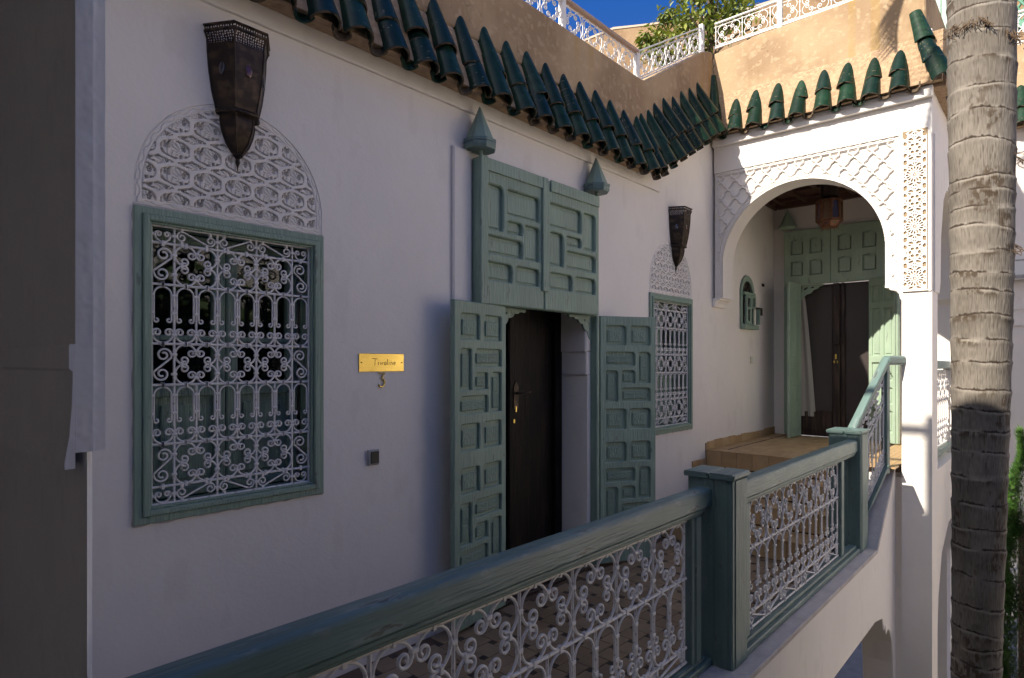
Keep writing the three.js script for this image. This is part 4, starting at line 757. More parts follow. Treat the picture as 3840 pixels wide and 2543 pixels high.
// ================================================================ the door at the back of the terrace
{
  const f = thing('terrace_door', 'pale green panelled door with dark inner doors at the back of the portico', 'door', [BX, TERR, .7]);
  const put = (n, g, m, par = f) => { g.translate(-BX, -TERR, -.7); return L(par, n, g, m); };
  const board = (z0, z1) => {
    const h = []; const w = z1 - z0, cs = []; for (const r of [0, 1]) for (const c of [0, 1]) { const a = z0 + .075 + c * (w - .09) / 2, b = a + .155, y = 1.075 + r * .265; cs.push([a, b, y, y + .19]); }
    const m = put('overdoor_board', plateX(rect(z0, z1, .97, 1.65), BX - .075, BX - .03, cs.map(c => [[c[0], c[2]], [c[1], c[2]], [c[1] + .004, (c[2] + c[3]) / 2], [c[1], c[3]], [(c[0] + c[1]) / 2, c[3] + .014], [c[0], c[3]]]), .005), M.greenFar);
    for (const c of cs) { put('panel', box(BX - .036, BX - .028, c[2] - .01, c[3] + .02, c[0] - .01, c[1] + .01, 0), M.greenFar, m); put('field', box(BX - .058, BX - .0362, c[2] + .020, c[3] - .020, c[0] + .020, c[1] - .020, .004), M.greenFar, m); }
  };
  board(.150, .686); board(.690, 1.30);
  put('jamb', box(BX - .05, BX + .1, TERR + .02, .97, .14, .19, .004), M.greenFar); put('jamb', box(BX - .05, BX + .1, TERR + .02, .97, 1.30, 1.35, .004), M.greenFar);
  // dark inner doors
  put('inner_door', merge([box(BX + .06, BX + .10, TERR, .97, .19, .685, .003), box(BX + .045, BX + .0595, TERR + .02, TERR + .30, .2, .68, .01), box(BX + .036, BX + .0447, TERR + .08, TERR + .2, .24, .62, .006)]), M.wood);
  put('inner_door', merge([box(BX + .06, BX + .10, TERR, .97, .69, 1.30, .003), box(BX + .02, BX + .0595, TERR, .97, .685, .765, .01), box(BX + .03, BX + .0595, TERR, .97, .775, .82, .008)]), M.wood);
  put('glass', merge([box(BX + .0585, BX + .0592, TERR + .32, .95, .2, .675, 0), box(BX + .0585, BX + .0592, TERR + .1, .95, .83, 1.29, 0)]), new S({ color: col(.055, .045, .043), roughness: .25 }));
  put('lock', merge([box(BX + .008, BX + .0195, .05, .11, .715, .735, .002), box(BX + .01, BX + .0195, .0, .03, .70, .715, .002), box(BX + .01, BX + .0195, .0, .03, .735, .75, .002)]), M.brass);
  put('handle', sweep([[BX + .02, .225, .725], [BX - .03, .225, .725], [BX - .03, .228, .83]], .007, 6), M.bronze);
  // leaves standing open
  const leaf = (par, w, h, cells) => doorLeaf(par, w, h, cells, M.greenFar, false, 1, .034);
  const cols2 = w => [[.045, w / 2 - .02], [w / 2 + .02, w - .045]];
  const h = 1.875, rows = [[1.60, 1.78], [.98, 1.52], [.70, .90], [.44, .62], [.12, .36]];
  const w1 = .40;
  const A = thing('terrace_door_leaf', 'narrow pale green left leaf of the terrace door standing open', 'door', [BX - .05, TERR + .006, .315]); A.rotation.y = Math.PI - .03; leaf(A, w1, h, rows.flatMap(r => cols2(w1).map(c => [c[0], c[1], r[0], r[1]])));
  L(A, 'latch', sweep([[.3, .82, .004], [.3, .82, .02], [.34, .83, .02]], .004, 5), M.bronze);
  const B = thing('terrace_door_leaf', 'pale green right leaf of the terrace door, half in sunlight', 'door', [BX - .055, TERR + .006, 1.09]); B.rotation.y = -Math.PI / 2 - THREE.MathUtils.degToRad(38); leaf(B, .405, h, rows.flatMap(r => cols2(.405).map(c => [c[0], c[1], r[0], r[1]])));
  L(B, 'astragal', merge([box(.408, .43, .01, h - .01, -.034, .004, .006), box(.392, .404, .01, h - .01, .0005, .012, .004)]), M.greenFar);
  L(B, 'latch', sweep([[.33, .80, .003], [.33, .80, .02], [.36, .77, .02]], .005, 5), M.bronze);
  // pierced bracket in the top left corner
  const br = [[.19, .968], [.60, .968], [.585, .945], [.555, .940], [.53, .915], [.48, .90], [.455, .865], [.40, .85], [.345, .80], [.30, .72], [.275, .62], [.255, .56], [.235, .575], [.235, .62], [.19, .64]];
  const ell = (z, y, a, b, t) => { const o = []; for (let k = 0; k < 12; k++) { const q = k / 12 * TAU, u = a * Math.cos(q), v = b * Math.sin(q); o.push([z + u * Math.cos(t) - v * Math.sin(t), y + u * Math.sin(t) + v * Math.cos(t)]); } return o; };
  put('pierced_bracket', plateX(br, BX - .02, BX - .004, [ell(.25, .93, .038, .012, -.5), ell(.32, .93, .034, .011, .4), ell(.39, .925, .03, .012, .5), ell(.33, .88, .032, .012, 1.0), ell(.255, .86, .034, .012, -1.1), ell(.275, .80, .03, .011, 1.2), ell(.235, .74, .028, .010, 1.3), ell(.47, .935, .022, .009, .2)]), M.greenFar);
  const c = thing('curtain', 'pale curtain hanging inside the terrace door', 'curtain', [BX + .04, TERR, .33]);
  const g = new THREE.BufferGeometry(), pos = [], idx = []; const N = 16, K = 10; for (let j = 0; j <= K; j++) for (let i = 0; i <= N; i++) { const u = i / N, v = j / K; pos.push(.012 * Math.sin(u * 14), lerp(1.8, .24, v), lerp(-.09, lerp(.02, .16, Math.pow(v, .8)), u)); } for (let j = 0; j < K; j++) for (let i = 0; i < N; i++) { const a = j * (N + 1) + i; idx.push(a, a + N + 1, a + 1, a + 1, a + N + 1, a + N + 2); }
  g.setAttribute('position', new THREE.Float32BufferAttribute(pos, 3)); g.setIndex(idx); g.computeVertexNormals(); L(c, 'cloth', uvBox(g), M.curtain);
  const cap = thing('pivot_cap', 'green pointed wooden cap in the corner above the terrace door', 'wooden cap', [BX - .002, 1.70, .19]); cap.rotation.y = -Math.PI / 2;
  const oct = (r, y0, y1, r2 = r) => { const q = new THREE.CylinderGeometry(r2, r, y1 - y0, 8, 1); q.rotateY(Math.PI / 8); q.translate(0, (y0 + y1) / 2, .07); return toCreasedNormals(uvBox(q), .3); };
  L(cap, 'base', merge([oct(.075, -.025, 0, .105), oct(.108, .0005, .028, .098)]), M.greenFar); L(cap, 'cone', oct(.088, .0285, .235, .004), M.greenFar);
}
// ---- octagonal hanging lantern with coloured glass
{
  const t = thing('hanging_lantern', 'octagonal copper lantern with coloured glass hanging in the portico', 'lantern', [7.45, 1.44, .864]); t.scale.setScalar(.75);
  const cop = new S({ map: tex(64, (u, v) => mixc([.12, .05, .025], [.26, .115, .055], fbm(u, v, 6, 6, 3, 4)), true, .2), metalness: .4, roughness: .5 });
  const dkm = new S({ color: col(.06, .04, .035), metalness: .5, roughness: .5 });
  const oct = (r0, r1, y0, y1) => { const g = new THREE.CylinderGeometry(r1, r0, y1 - y0, 8, 1); g.rotateY(Math.PI / 8); g.translate(0, (y0 + y1) / 2 - 1.2, 0); return toCreasedNormals(uvBox(g), .2); };
  const R = .162, gl = [col(.02, .10, .06), col(.10, .02, .05), col(.12, .05, .02), col(.03, .04, .12)].map(c => new PH({ color: c, roughness: .15, clearcoat: 1 }));
  L(t, 'core', oct(.140, .140, 1.375, 1.64), M.dark);
  for (let k = 0; k < 8; k++) {
    const a = k * Math.PI / 4, s = R * Math.tan(Math.PI / 8) * 2 - .003, hw = s / 2 - .022;
    const hole = [[-hw, -.125], [hw, -.125], [hw, .035], [hw * .72, .05], [hw, .066], [hw, .085], [hw * .7, .118], [0, .132], [-hw * .7, .118], [-hw, .085], [-hw, .066], [-hw * .72, .05], [-hw, .035]];
    const g = plate(rect(-s / 2, s / 2, -.155, .155), -.006, .004, [hole.slice().reverse()], .001); g.translate(0, .305, R); g.rotateY(a);
    const side = L(t, 'side', g, cop); const p = box(-hw - .004, hw + .004, -.13, .135, -.011, -.0065, 0); p.translate(0, .305, R); p.rotateY(a); L(side, 'pane', p, gl[k % 4]);
    const b = box(-.006, .006, -.155, .155, -.006, .008, .002); b.translate(0, .305, R / Math.cos(Math.PI / 8)); b.rotateY(a + Math.PI / 8); L(t, 'corner_bar', b, cop);
    const sk = new THREE.CircleGeometry(.032, 12); sk.scale(1, .62, 1); sk.rotateX(.75); sk.translate(0, .112, R - .031); sk.rotateY(a); L(t, 'jewel', uvBox(sk), gl[(k + 1) % 4]);
    const ft = sweep([[0, .07, .10], [0, .06, .118], [0, .035, .125], [0, .03, .12]], .004, 4); ft.rotateY(a + .39); L(t, 'foot', ft, cop);
  }
  L(t, 'skirt', merge([oct(.108, .172, 1.275, 1.345), oct(.106, .106, 1.262, 1.2745)]), cop);
  L(t, 'shoulder', merge([oct(.172, .128, 1.662, 1.70), oct(.128, .118, 1.7005, 1.73), oct(.118, .118, 1.7305, 1.90), oct(.135, .135, 1.9005, 1.925), oct(.12, .03, 1.9255, 1.975)]), dkm);
  L(t, 'chain', (() => { const g = new THREE.CylinderGeometry(.01, .01, .09, 6); g.translate(0, 2.0 - 1.2, 0); return uvBox(g); })(), dkm);
}

// ================================================================ railings
function post(name, label, x0, x1, z0, z1, y0, y1) {
  const t = thing(name, label, 'railing post', [(x0 + x1) / 2, y0, (z0 + z1) / 2]);
  P(t, 'shaft', box(x0, x1, y0, y1 - .035, z0, z1, .006), M.tealV);
  for (let k = 0; k < 2; k++) { const z = z0 + (k ? .035 : .135) + .03; P(t, 'board', box(x0 - .0045, x0 - .0002, y0 + .01, y1 - .04, z, z + (k ? .075 : .045), .002), M.tealV); }
  P(t, 'board', box(x0 + .03, x1 - .012, y0 + .01, y1 - .04, z1 + .0002, z1 + .005, .002), M.tealV);
  const c = (z1 - z0) * .5; P(t, 'cap', box(x0 - .016, x1 + .008, y1 - .034, y1 - .007, z0 - .018, z0 + c - .002, .008), M.teal); P(t, 'cap', box(x0 - .016, x1 + .008, y1 - .034, y1 - .006, z0 + c, z1 + .014, .008), M.teal);
  return t;
}
const roundRail = (x0, x1, y0, y1, z0, z1) => { const r = .020, s = []; const add = (cz, cy, a0) => { for (let i = 0; i <= 5; i++) { const a = a0 + i / 5 * Math.PI / 2; s.push([cz + r * Math.cos(a), cy + r * Math.sin(a)]); } }; s.push([z0 + .006, y0], [z1 - .006, y0], [z1, y0 + .006]); add(z1 - r, y1 - r, 0); add(z0 + r, y1 - r, Math.PI / 2); s.push([z0, y0 + .006]); const g = plateX(s, x0, x1, [], .003); return toCreasedNormals(g, .6); };
{
  const t = thing('gallery_railing', 'near section of teal wooden railing with white scrolled ironwork at the bottom', 'railing', [1.6, LEDGE, 1.46]);
  P(t, 'handrail', roundRail(.30, 2.957, -.702, -.612, 1.425, 1.508), M.teal);
  P(t, 'underrail', merge([box(.30, 2.92, -.722, -.703, 1.434, 1.499, .005), box(.30, 2.90, -.737, -.7225, 1.442, 1.488, .004)]), M.teal);
  P(t, 'bottom_rail', merge([box(.30, 2.957, LEDGE + .02, LEDGE + .052, 1.41, 1.51, .005), box(.30, 2.92, LEDGE + .0525, LEDGE + .07, 1.43, 1.49, .004)]), M.teal);
  P(t, 'stile', box(2.785, 2.815, LEDGE + .07, -.737, 1.44, 1.485, .004), M.tealV); P(t, 'stile', box(2.816, 2.875, LEDGE + .07, -.737, 1.43, 1.492, .006), M.tealV);
  const q = new THREE.Group(); const f = (x, y) => [x + .374 - 1.6, y + LEDGE + .082 - LEDGE];
  ironPanel(t, 'panel', { w: .298, cols: [1, 1, 1, 1, 1, 1, 1, 1], rows: [{ type: 'half', h: .070 }, { type: 'arcade', h: .330 }, { type: 'flower', h: .272 }], r: .0057, f, z: 1.457 - 1.46, sides: 6 });
}
post('railing_post', 'square teal railing post nearest the camera, with a flat board cap', 2.96, 3.147, 1.378, 1.609, LEDGE + .012, -.532);
{
  const t = thing('gallery_railing', 'second section of teal railing with white ironwork between the two posts', 'railing', [4.2, LEDGE, 1.55]);
  P(t, 'handrail', roundRail(3.147, 5.467, -.695, -.602, 1.50, 1.588), M.teal);
  P(t, 'underrail', merge([box(3.15, 5.467, -.715, -.696, 1.51, 1.579, .005), box(3.15, 5.467, -.728, -.7155, 1.52, 1.57, .004)]), M.teal);
  P(t, 'bottom_rail', merge([box(3.147, 5.467, LEDGE + .02, LEDGE + .055, 1.485, 1.606, .005), box(3.147, 5.467, LEDGE + .0555, LEDGE + .075, 1.52, 1.58, .004)]), M.teal);
  P(t, 'stile', box(3.15, 3.29, LEDGE + .075, -.728, 1.515, 1.57, .005), M.tealV); P(t, 'stile', box(5.075, 5.15, LEDGE + .075, -.728, 1.515, 1.57, .005), M.tealV);
  ironPanel(t, 'panel', { w: .265, cols: [1, 1, 1, .5, 1, 1, 1], rows: [{ type: 'half', h: .085 }, { type: 'arcade', h: .345 }, { type: 'flower', h: .257 }], r: .0053, f: (x, y) => [x + 3.335 - 4.2, y + .083], z: -.005 });
}
post('railing_post', 'square teal railing post at the foot of the terrace steps', 5.469, 5.70, 1.378, 1.609, LEDGE + .012, -.525);
{
  const dx = .475, dz = .150, len = Math.hypot(dx, dz), turn = -Math.atan2(dz, dx), rise = .575;
  const t = thing('stair_railing', 'sunlit sloping green handrail with white ironwork beside the terrace steps', 'railing', [5.70, LEDGE, 1.490], { turn });
  const f = (x, y) => [x, y + x / len * rise]; f.shear = true;
  const slope = (g, y) => { const p = g.attributes.position; for (let i = 0; i < p.count; i++) p.setY(i, p.getY(i) + clamp(p.getX(i), 0, len) / len * rise); g.computeVertexNormals(); return g; };
  L(t, 'handrail', slope(roundRail(0, len + .015, .915, .985, -.034, .034)), M.teal);
  L(t, 'bottom_rail', slope(box(0, len, .02, .06, -.035, .035, .004)), M.teal);
  L(t, 'newel', box(len - .012, len + .035, rise - .02, rise + .93, -.026, .026, .004), M.tealV);
  ironPanel(t, 'panel', { w: .117, cols: [1, 1, 1, 1], rows: [{ type: 'half', h: .10 }, { type: 'arcade', h: .41 }, { type: 'flower', h: .30 }], r: .0048, f: Object.assign((x, y) => f(x + .012, y + .075), { shear: true }) });
  const b = thing('landing_rail', 'short level green rail between the stair railing and the white pillar', 'railing', [6.165, TERR, 1.64], { turn: -Math.atan2(.09, .21) });
  L(b, 'handrail', roundRail(.02, .235, .90, .965, -.03, .034), M.teal);
  L(b, 'underrail', box(.02, .23, .884, .8995, -.02, .024, .003), M.teal);
}
{
  const t = thing('terrace_railing', 'green railing with white ironwork seen between the pillar and the palm', 'railing', [6.68, TERR, 1.86]);
  P(t, 'handrail', roundRail(6.665, BX + .3, -.055, .025, 1.82, 1.90), M.teal);
  P(t, 'bottom_rail', box(6.665, BX + .3, TERR + .0, TERR + .06, 1.82, 1.90, .004), M.teal);
  ironPanel(t, 'panel', { w: .262, cols: [1, 1, 1, 1, 1, 1], rows: [{ type: 'half', h: .10 }, { type: 'arcade', h: .36 }, { type: 'flower', h: .285 }], r: .005, f: (x, y) => [x, y + .075], z: 0 });
}
// ---- low white railings along the roof edge
function roofRail(label, pos, turn, len, cells, slope, wood, yUp = .045) {
  const t = thing('roof_railing', label, 'railing', pos, { turn });
  const f = Object.assign((x, y) => [x, y + yUp + slope * x], slope ? { shear: true } : {}), h = .20;
  ironPanel(t, 'panel', { w: len / cells, cols: Array(cells).fill(1), rows: [{ type: 'flower', h }], r: .0042, f, mat: M.ironWhite });
  const sk = g => { const p = g.attributes.position; for (let i = 0; i < p.count; i++) p.setY(i, p.getY(i) + slope * p.getX(i)); return g; };
  L(t, 'handrail', sk(wood ? roundRail(-.02, len + .02, yUp + h + .018, yUp + h + .05, -.032, .032) : box(-.01, len + .01, yUp + h + .03, yUp + h + .045, -.012, .012, .003)), wood ? M.railwood : M.ironWhite);
  L(t, 'bottom_bar', sk(box(-.02, len + .02, yUp - .030, yUp - .015, -.012, .012, .003)), M.ironWhite);
  return t;
}
const roofPost = (t, x, y = 0, h = .30) => L(t, 'post', box(x - .022, x + .022, y - .02, y + h, -.022, .022, .003), M.ironWhite);
{
  let t = roofRail('white scrolled roof railing with wooden handrail above the long tan parapet', [1.66, 2.50, -.06], 0, 3.24, 12, 0, true); for (const x of [0, 1.08, 2.16, 3.26]) roofPost(t, x);
  t = roofRail('short sloping white roof railing below the orange tree', [4.95, 2.515, -.06], 0, 1.28, 5, .567, false); roofPost(t, 1.30, .745);
  t = roofRail('white scrolled roof railing above the sunlit portico parapet', [FX + .05, 3.335, .02], -Math.PI / 2, 1.98, 7, .0, false, .04); for (const x of [.66, 1.32, 1.98]) roofPost(t, x);
}

// ================================================================ palm trunk with crown
{
  const R = y => lerp(.100, .144, sstep(-2.6, 2.2, y)) + .03 * sstep(-3.6, -5.2, y), cx = y => 3.976 - .02 * Math.sin(y * .8), cz = y => 2.478 + .006 * Math.sin(y * 1.1 + 1) + .006 * y;
  const PER = 4.4, rings = []; let yy = 0, k = 0; while (yy < PER - .05) { const hi = yy < 1.9 && yy > .2 ? 1 : .35; rings.push({ y: yy, a: rr(.004, .040) * hi + (hi < 1 ? rr(-.012, .012) : 0), p: rr(-.5, .9), s: rr(.5, 1.3) }); yy += rr(.065, .165); }
  const ringAt = (y, th) => {                                     // [share of the way up the internode, length, index]
    const q = mod(y, PER); let lo = -9, hi = 9, id = 0;
    const b0 = Math.floor(q / PER * rings.length), n = rings.length;
    for (let j = b0 - 4; j <= b0 + 5; j++) { const i = mod(j, n), r = rings[i], b = r.y + Math.floor(j / n) * PER + r.a * Math.cos(th - 2.6 + r.p) + .0035 * Math.sin(th * 3 + i * 1.7) + .0012 * Math.sin(th * 11 + i * 2); if (b <= q && b > lo) { lo = b; id = i; } if (b > q && b < hi) hi = b; }
    return [(q - lo) / (hi - lo), hi - lo, id];
  };
  const NT = 1024, NY = 2048;
  const mp = tex(NT, (u, v) => {
    const th = u * TAU, y = v * PER, [f, l, id] = ringAt(y, th), d = f * l, e = (1 - f) * l;
    const grain = pn(u * 170, v * 190, 170, 190, 5), cr = pn(u * 210, v * 96, 210, 96, 9), patch = fbm(u, v, 7, 20, 4, 60), fib = fbm(u, v, 60, 160, 3, 77);
    let c = mixc([.115, .098, .08], [.235, .208, .176], patch); c = mulc(c, .80 + .38 * grain);
    c = mixc(c, [.27, .24, .205], .6 * sstep(.022, .0, d) * sstep(.3, .6, patch));
    const crack = sstep(.79, .86, cr) * sstep(.05, .5, f); c = mixc(c, [.07, .053, .038], .55 * crack);
    const br = sstep(.45, .75, pn(u * 9 + id, v * 40, 9, 40, 3 + id % 7)) * sstep(.06, .0, e) * sstep(.38, .58, fib); c = mixc(c, [.055, .036, .02], .95 * br); const blot = sstep(.60, .72, fbm(u, v, 6, 22, 3, 140)) * sstep(.40, .62, fib); c = mixc(c, [.065, .043, .025], .85 * blot);
    c = mixc(c, [.30, .27, .23], .7 * sstep(.016, .006, e) * sstep(.3, .7, pn(u * 11, id * 5, 11, 200, 18))); c = mixc(c, [.035, .024, .016], sstep(.15, .5, pn(u * 14, id * 3, 14, 200, 8)) * sstep(.014, .004, d + (fib - .5) * .018));
    return c;
  }, true, 1, NY);
  const bp = tex(1024, (u, v) => .6 * pn(u * 210, v * 96, 210, 96, 9) + .4 * pn(u * 170, v * 190, 170, 190, 5), false, 1, 1024);
  const mat = new S({ map: mp, bumpMap: bp, bumpScale: -.0022, roughness: .95 });
  const n = 72, m = 720, y0 = GROUND, y1 = 5.5, pos = [], uv = [], idx = [];
  for (let j = 0; j <= m; j++) for (let i = 0; i <= n; i++) { const th = i / n * TAU, y = lerp(y0, y1, j / m), [f, l] = ringAt(y, th); const r = R(y) + .0052 * Math.pow(f, 4) - .0030 * sstep(.08, 0, f) + .0025 * Math.sin(th * 3 + y) + .0012 * Math.sin(y * 31); pos.push(cx(y) + r * Math.cos(th), y, cz(y) - r * Math.sin(th)); uv.push(i / n, y / PER); }
  for (let j = 0; j < m; j++) for (let i = 0; i < n; i++) { const a = j * (n + 1) + i, b = a + 1, c = a + n + 1, d = c + 1; idx.push(a, b, c, b, d, c); }
  const g = new THREE.BufferGeometry(); g.setAttribute('position', new THREE.Float32BufferAttribute(pos, 3)); g.setAttribute('uv', new THREE.Float32BufferAttribute(uv, 2)); g.setIndex(idx); g.computeVertexNormals();
  const t = thing('palm_tree', 'ringed grey-brown palm trunk rising past the right side of the portico', 'palm tree', [3.976, GROUND, 2.478]);
  P(t, 'trunk', g, mat);
  // ragged fibre tufts left at a few scars
  const tuft = []; for (const [y, th0, th1, k2] of [[1.66, 2.0, 3.4, 46], [1.60, 3.9, 4.6, 22], [1.02, 4.3, 4.7, 8], [.58, 4.3, 4.7, 7]]) for (let i = 0; i < k2; i++) { const th = rr(th0, th1), r = R(y) + .008, yy2 = y + rr(-.02, .02) + .03 * Math.cos(th - 2.6), x = cx(y) + r * Math.cos(th), z = cz(y) - r * Math.sin(th), l = rr(.015, .045); tuft.push(sweep([[x, yy2, z], [x + Math.cos(th) * l * .35, yy2 - l * .5, z - Math.sin(th) * l * .35 + rr(-.015, .015)], [x + Math.cos(th) * l * .4, yy2 - l, z - Math.sin(th) * l * .4 + rr(-.03, .03)]], .0022, 3)); }
  P(t, 'fibre', merge(tuft), new S({ color: col(.11, .07, .04), roughness: 1 })).userData.kind = 'stuff';
  const lm = new S({ color: col(.055, .11, .03), roughness: .6, side: THREE.DoubleSide });
  for (let i = 0; i < 15; i++) {
    const az = i * 2.399, el = 1.1 - .09 * i, len = 2.3, pts = []; let p = [cx(5.4), 5.4, cz(5.4)], a = el;
    for (let s = 0; s <= 14; s++) { pts.push([...p]); p = [p[0] + Math.cos(a) * Math.cos(az) * len / 14, p[1] + Math.sin(a) * len / 14, p[2] + Math.cos(a) * Math.sin(az) * len / 14]; a -= .14; }
    const v = [], ix = []; for (let s = 2; s < 14; s++) for (const sd of [-1, 1]) for (let q = 0; q < 3; q++) { const tt = q / 3, o = pts[s].map((c, j) => lerp(c, pts[s + 1] ? pts[s + 1][j] : c, tt)), l = .42 * Math.sin((s + tt) / 15 * Math.PI) + .1, bx = -Math.sin(az) * sd, bz = Math.cos(az) * sd, fx = Math.cos(az), fz = Math.sin(az), b = v.length / 3; v.push(o[0], o[1], o[2], o[0] + fx * .03, o[1], o[2] + fz * .03, o[0] + bx * l * .8 + fx * l * .5, o[1] - l * .35, o[2] + bz * l * .8 + fz * l * .5); ix.push(b, b + 1, b + 2); }
    const fg = new THREE.BufferGeometry(); fg.setAttribute('position', new THREE.Float32BufferAttribute(v, 3)); fg.setIndex(ix); fg.computeVertexNormals(); P(t, 'frond', merge([uvBox(fg), sweep(pts, .014, 5)]), lm);
  }
}
// ================================================================ orange tree on the roof, cypress in the courtyard
{
  const t = thing('orange_tree', 'leafy bright green citrus tree growing on the roof behind the railing', 'tree', [9.5, 2.6, -1.4]);
  const bark = new S({ color: col(.10, .075, .05), roughness: .9 });
  const lf = [[.15, .21, .014], [.21, .27, .02], [.08, .13, .012], [.27, .30, .03]].map(c => new PH({ color: col(...c), roughness: .8, side: THREE.DoubleSide, transmission: .35, thickness: 0 }));
  const limbs = [[[9.5, 2.6, -1.4], [9.48, 4.3, -1.38], [9.52, 5.2, -1.42], [9.5, 6.4, -1.4]]];
  const tips = []; for (let i = 0; i < 26; i++) { const a = i * 2.4, h = rr(4.7, 6.6), l = rr(.35, 1.0) * (h > 5.6 ? 1.1 : .9), b = [9.5 + .02, h - .3, -1.4], e = [9.5 + Math.cos(a) * l, h + rr(-.15, .25), -1.4 + Math.sin(a) * l * 1.15]; limbs.push([b, [lerp(b[0], e[0], .5), lerp(b[1], e[1], .7), lerp(b[2], e[2], .5)], e]); tips.push(e); }
  P(t, 'trunk', sweep(limbs[0], .045, 8), bark); P(t, 'branches', merge(limbs.slice(1).map(l => sweep(l, .014, 5))), bark);
  const leafG = (() => { const v = [0, 0, 0, .018, .004, .03, .020, .006, .055, 0, 0, .10, -.020, .006, .055, -.018, .004, .03, 0, -.002, .045], g = new THREE.BufferGeometry(); g.setAttribute('position', new THREE.Float32BufferAttribute(v, 3)); g.setIndex([0, 1, 6, 1, 2, 6, 2, 3, 6, 3, 4, 6, 4, 5, 6, 5, 0, 6]); g.computeVertexNormals(); return uvBox(g); })();
  const all = []; const d = new THREE.Object3D();
  const low = [[9.4, 5.48, -2.5, .16], [9.4, 5.50, -2.28, .26], [9.4, 5.25, -2.05, .30], [9.4, 5.30, -1.72, .34], [9.4, 5.52, -1.5, .34], [9.4, 5.50, -1.2, .36], [9.4, 5.42, -.92, .26], [9.4, 5.30, -.98, .18], [9.4, 5.58, -1.85, .24], [9.4, 5.72, -2.1, .14], [9.4, 5.2, -1.4, .26], [9.4, 5.28, -2.4, .15], [9.45, 4.95, -1.62, .24], [9.4, 5.8, -1.2, .5], [9.4, 5.85, -1.6, .4], [9.45, 5.05, -2.1, .22]];
  for (let i = 0; i < 2300; i++) {
    const c = i < 1900 ? low[i % low.length] : [...tips[i % tips.length], .3]; const r = c[3] * Math.cbrt(rnd()), a = rr(0, TAU), z = rr(-1, 1), q = Math.sqrt(1 - z * z);
    d.position.set(c[0] + r * q * Math.cos(a), c[1] + r * z * .75, c[2] + r * q * Math.sin(a)); d.rotation.set(rr(.2, 1.25), rr(0, TAU), rr(-.5, .5), 'YXZ'); d.scale.setScalar(rr(.9, 1.45)); d.updateMatrix(); all.push({ m: d.matrix.clone(), p: d.position.clone(), k: Math.floor(rnd() * 4) });
  }
  all.sort((a, b) => (a.p.y + a.p.x * .5) - (b.p.y + b.p.x * .5));
  all.slice(0, 290).forEach(l => { const m = L(t, 'leaf', leafG, lf[l.k]); m.applyMatrix4(l.m); m.position.sub(t.position); });
  for (let k = 0; k < 4; k++) { const gs = all.slice(290).filter(l => l.k === k).map(l => leafG.clone().applyMatrix4(l.m)); L(t, 'crown', merge(gs).translate(-t.position.x, -t.position.y, -t.position.z), lf[k]).userData.kind = 'stuff'; }
}
{
  const t = thing('cypress', 'slim bright green cypress behind the palm trunk at the right edge', 'tree', [7.6, GROUND, 2.52]);
  P(t, 'trunk', sweep([[7.6, GROUND, 2.52], [7.6, -1.5, 2.52]], .05, 7), new S({ color: col(.1, .07, .05) }));
  const mats = [[.045, .12, .015], [.075, .17, .02], [.03, .08, .015]].map(c => new S({ color: col(...c), roughness: .7, side: THREE.DoubleSide })), bag = [[], [], []], d = new THREE.Object3D();
  const spray = (() => { const v = [], ix = []; for (let k = 0; k < 5; k++) { const a = -.7 + k * .35, b = v.length / 3, l = .05 - Math.abs(k - 2) * .008; v.push(-.004, 0, 0, .004, 0, 0, Math.sin(a) * l, Math.cos(a) * l, .006 * (k % 2)); ix.push(b, b + 1, b + 2); } const g = new THREE.BufferGeometry(); g.setAttribute('position', new THREE.Float32BufferAttribute(v, 3)); g.setIndex(ix); g.computeVertexNormals(); return uvBox(g); })();
  for (let i = 0; i < 15000; i++) { const u = Math.pow(rnd(), .8), y = lerp(-.62, -4.9, u), R = .02 + .36 * Math.pow(u, .75) + .035 * Math.sin(y * 9), a = rr(0, TAU), r = R * (.72 + .34 * rnd() + .12 * Math.sin(a * 3 + y * 5)); d.position.set(7.6 + r * Math.cos(a), y, 2.52 + r * Math.sin(a)); d.rotation.set(rr(-.5, .5) + .3 * Math.sin(a), -a, rr(-.9, -.1), 'YXZ'); d.scale.setScalar(rr(.8, 1.7)); d.updateMatrix(); bag[Math.floor(rnd() * 3)].push(spray.clone().applyMatrix4(d.matrix)); }
  bag.forEach((b, k) => P(t, 'crown', merge(b), mats[k]).userData.kind = 'stuff');
}
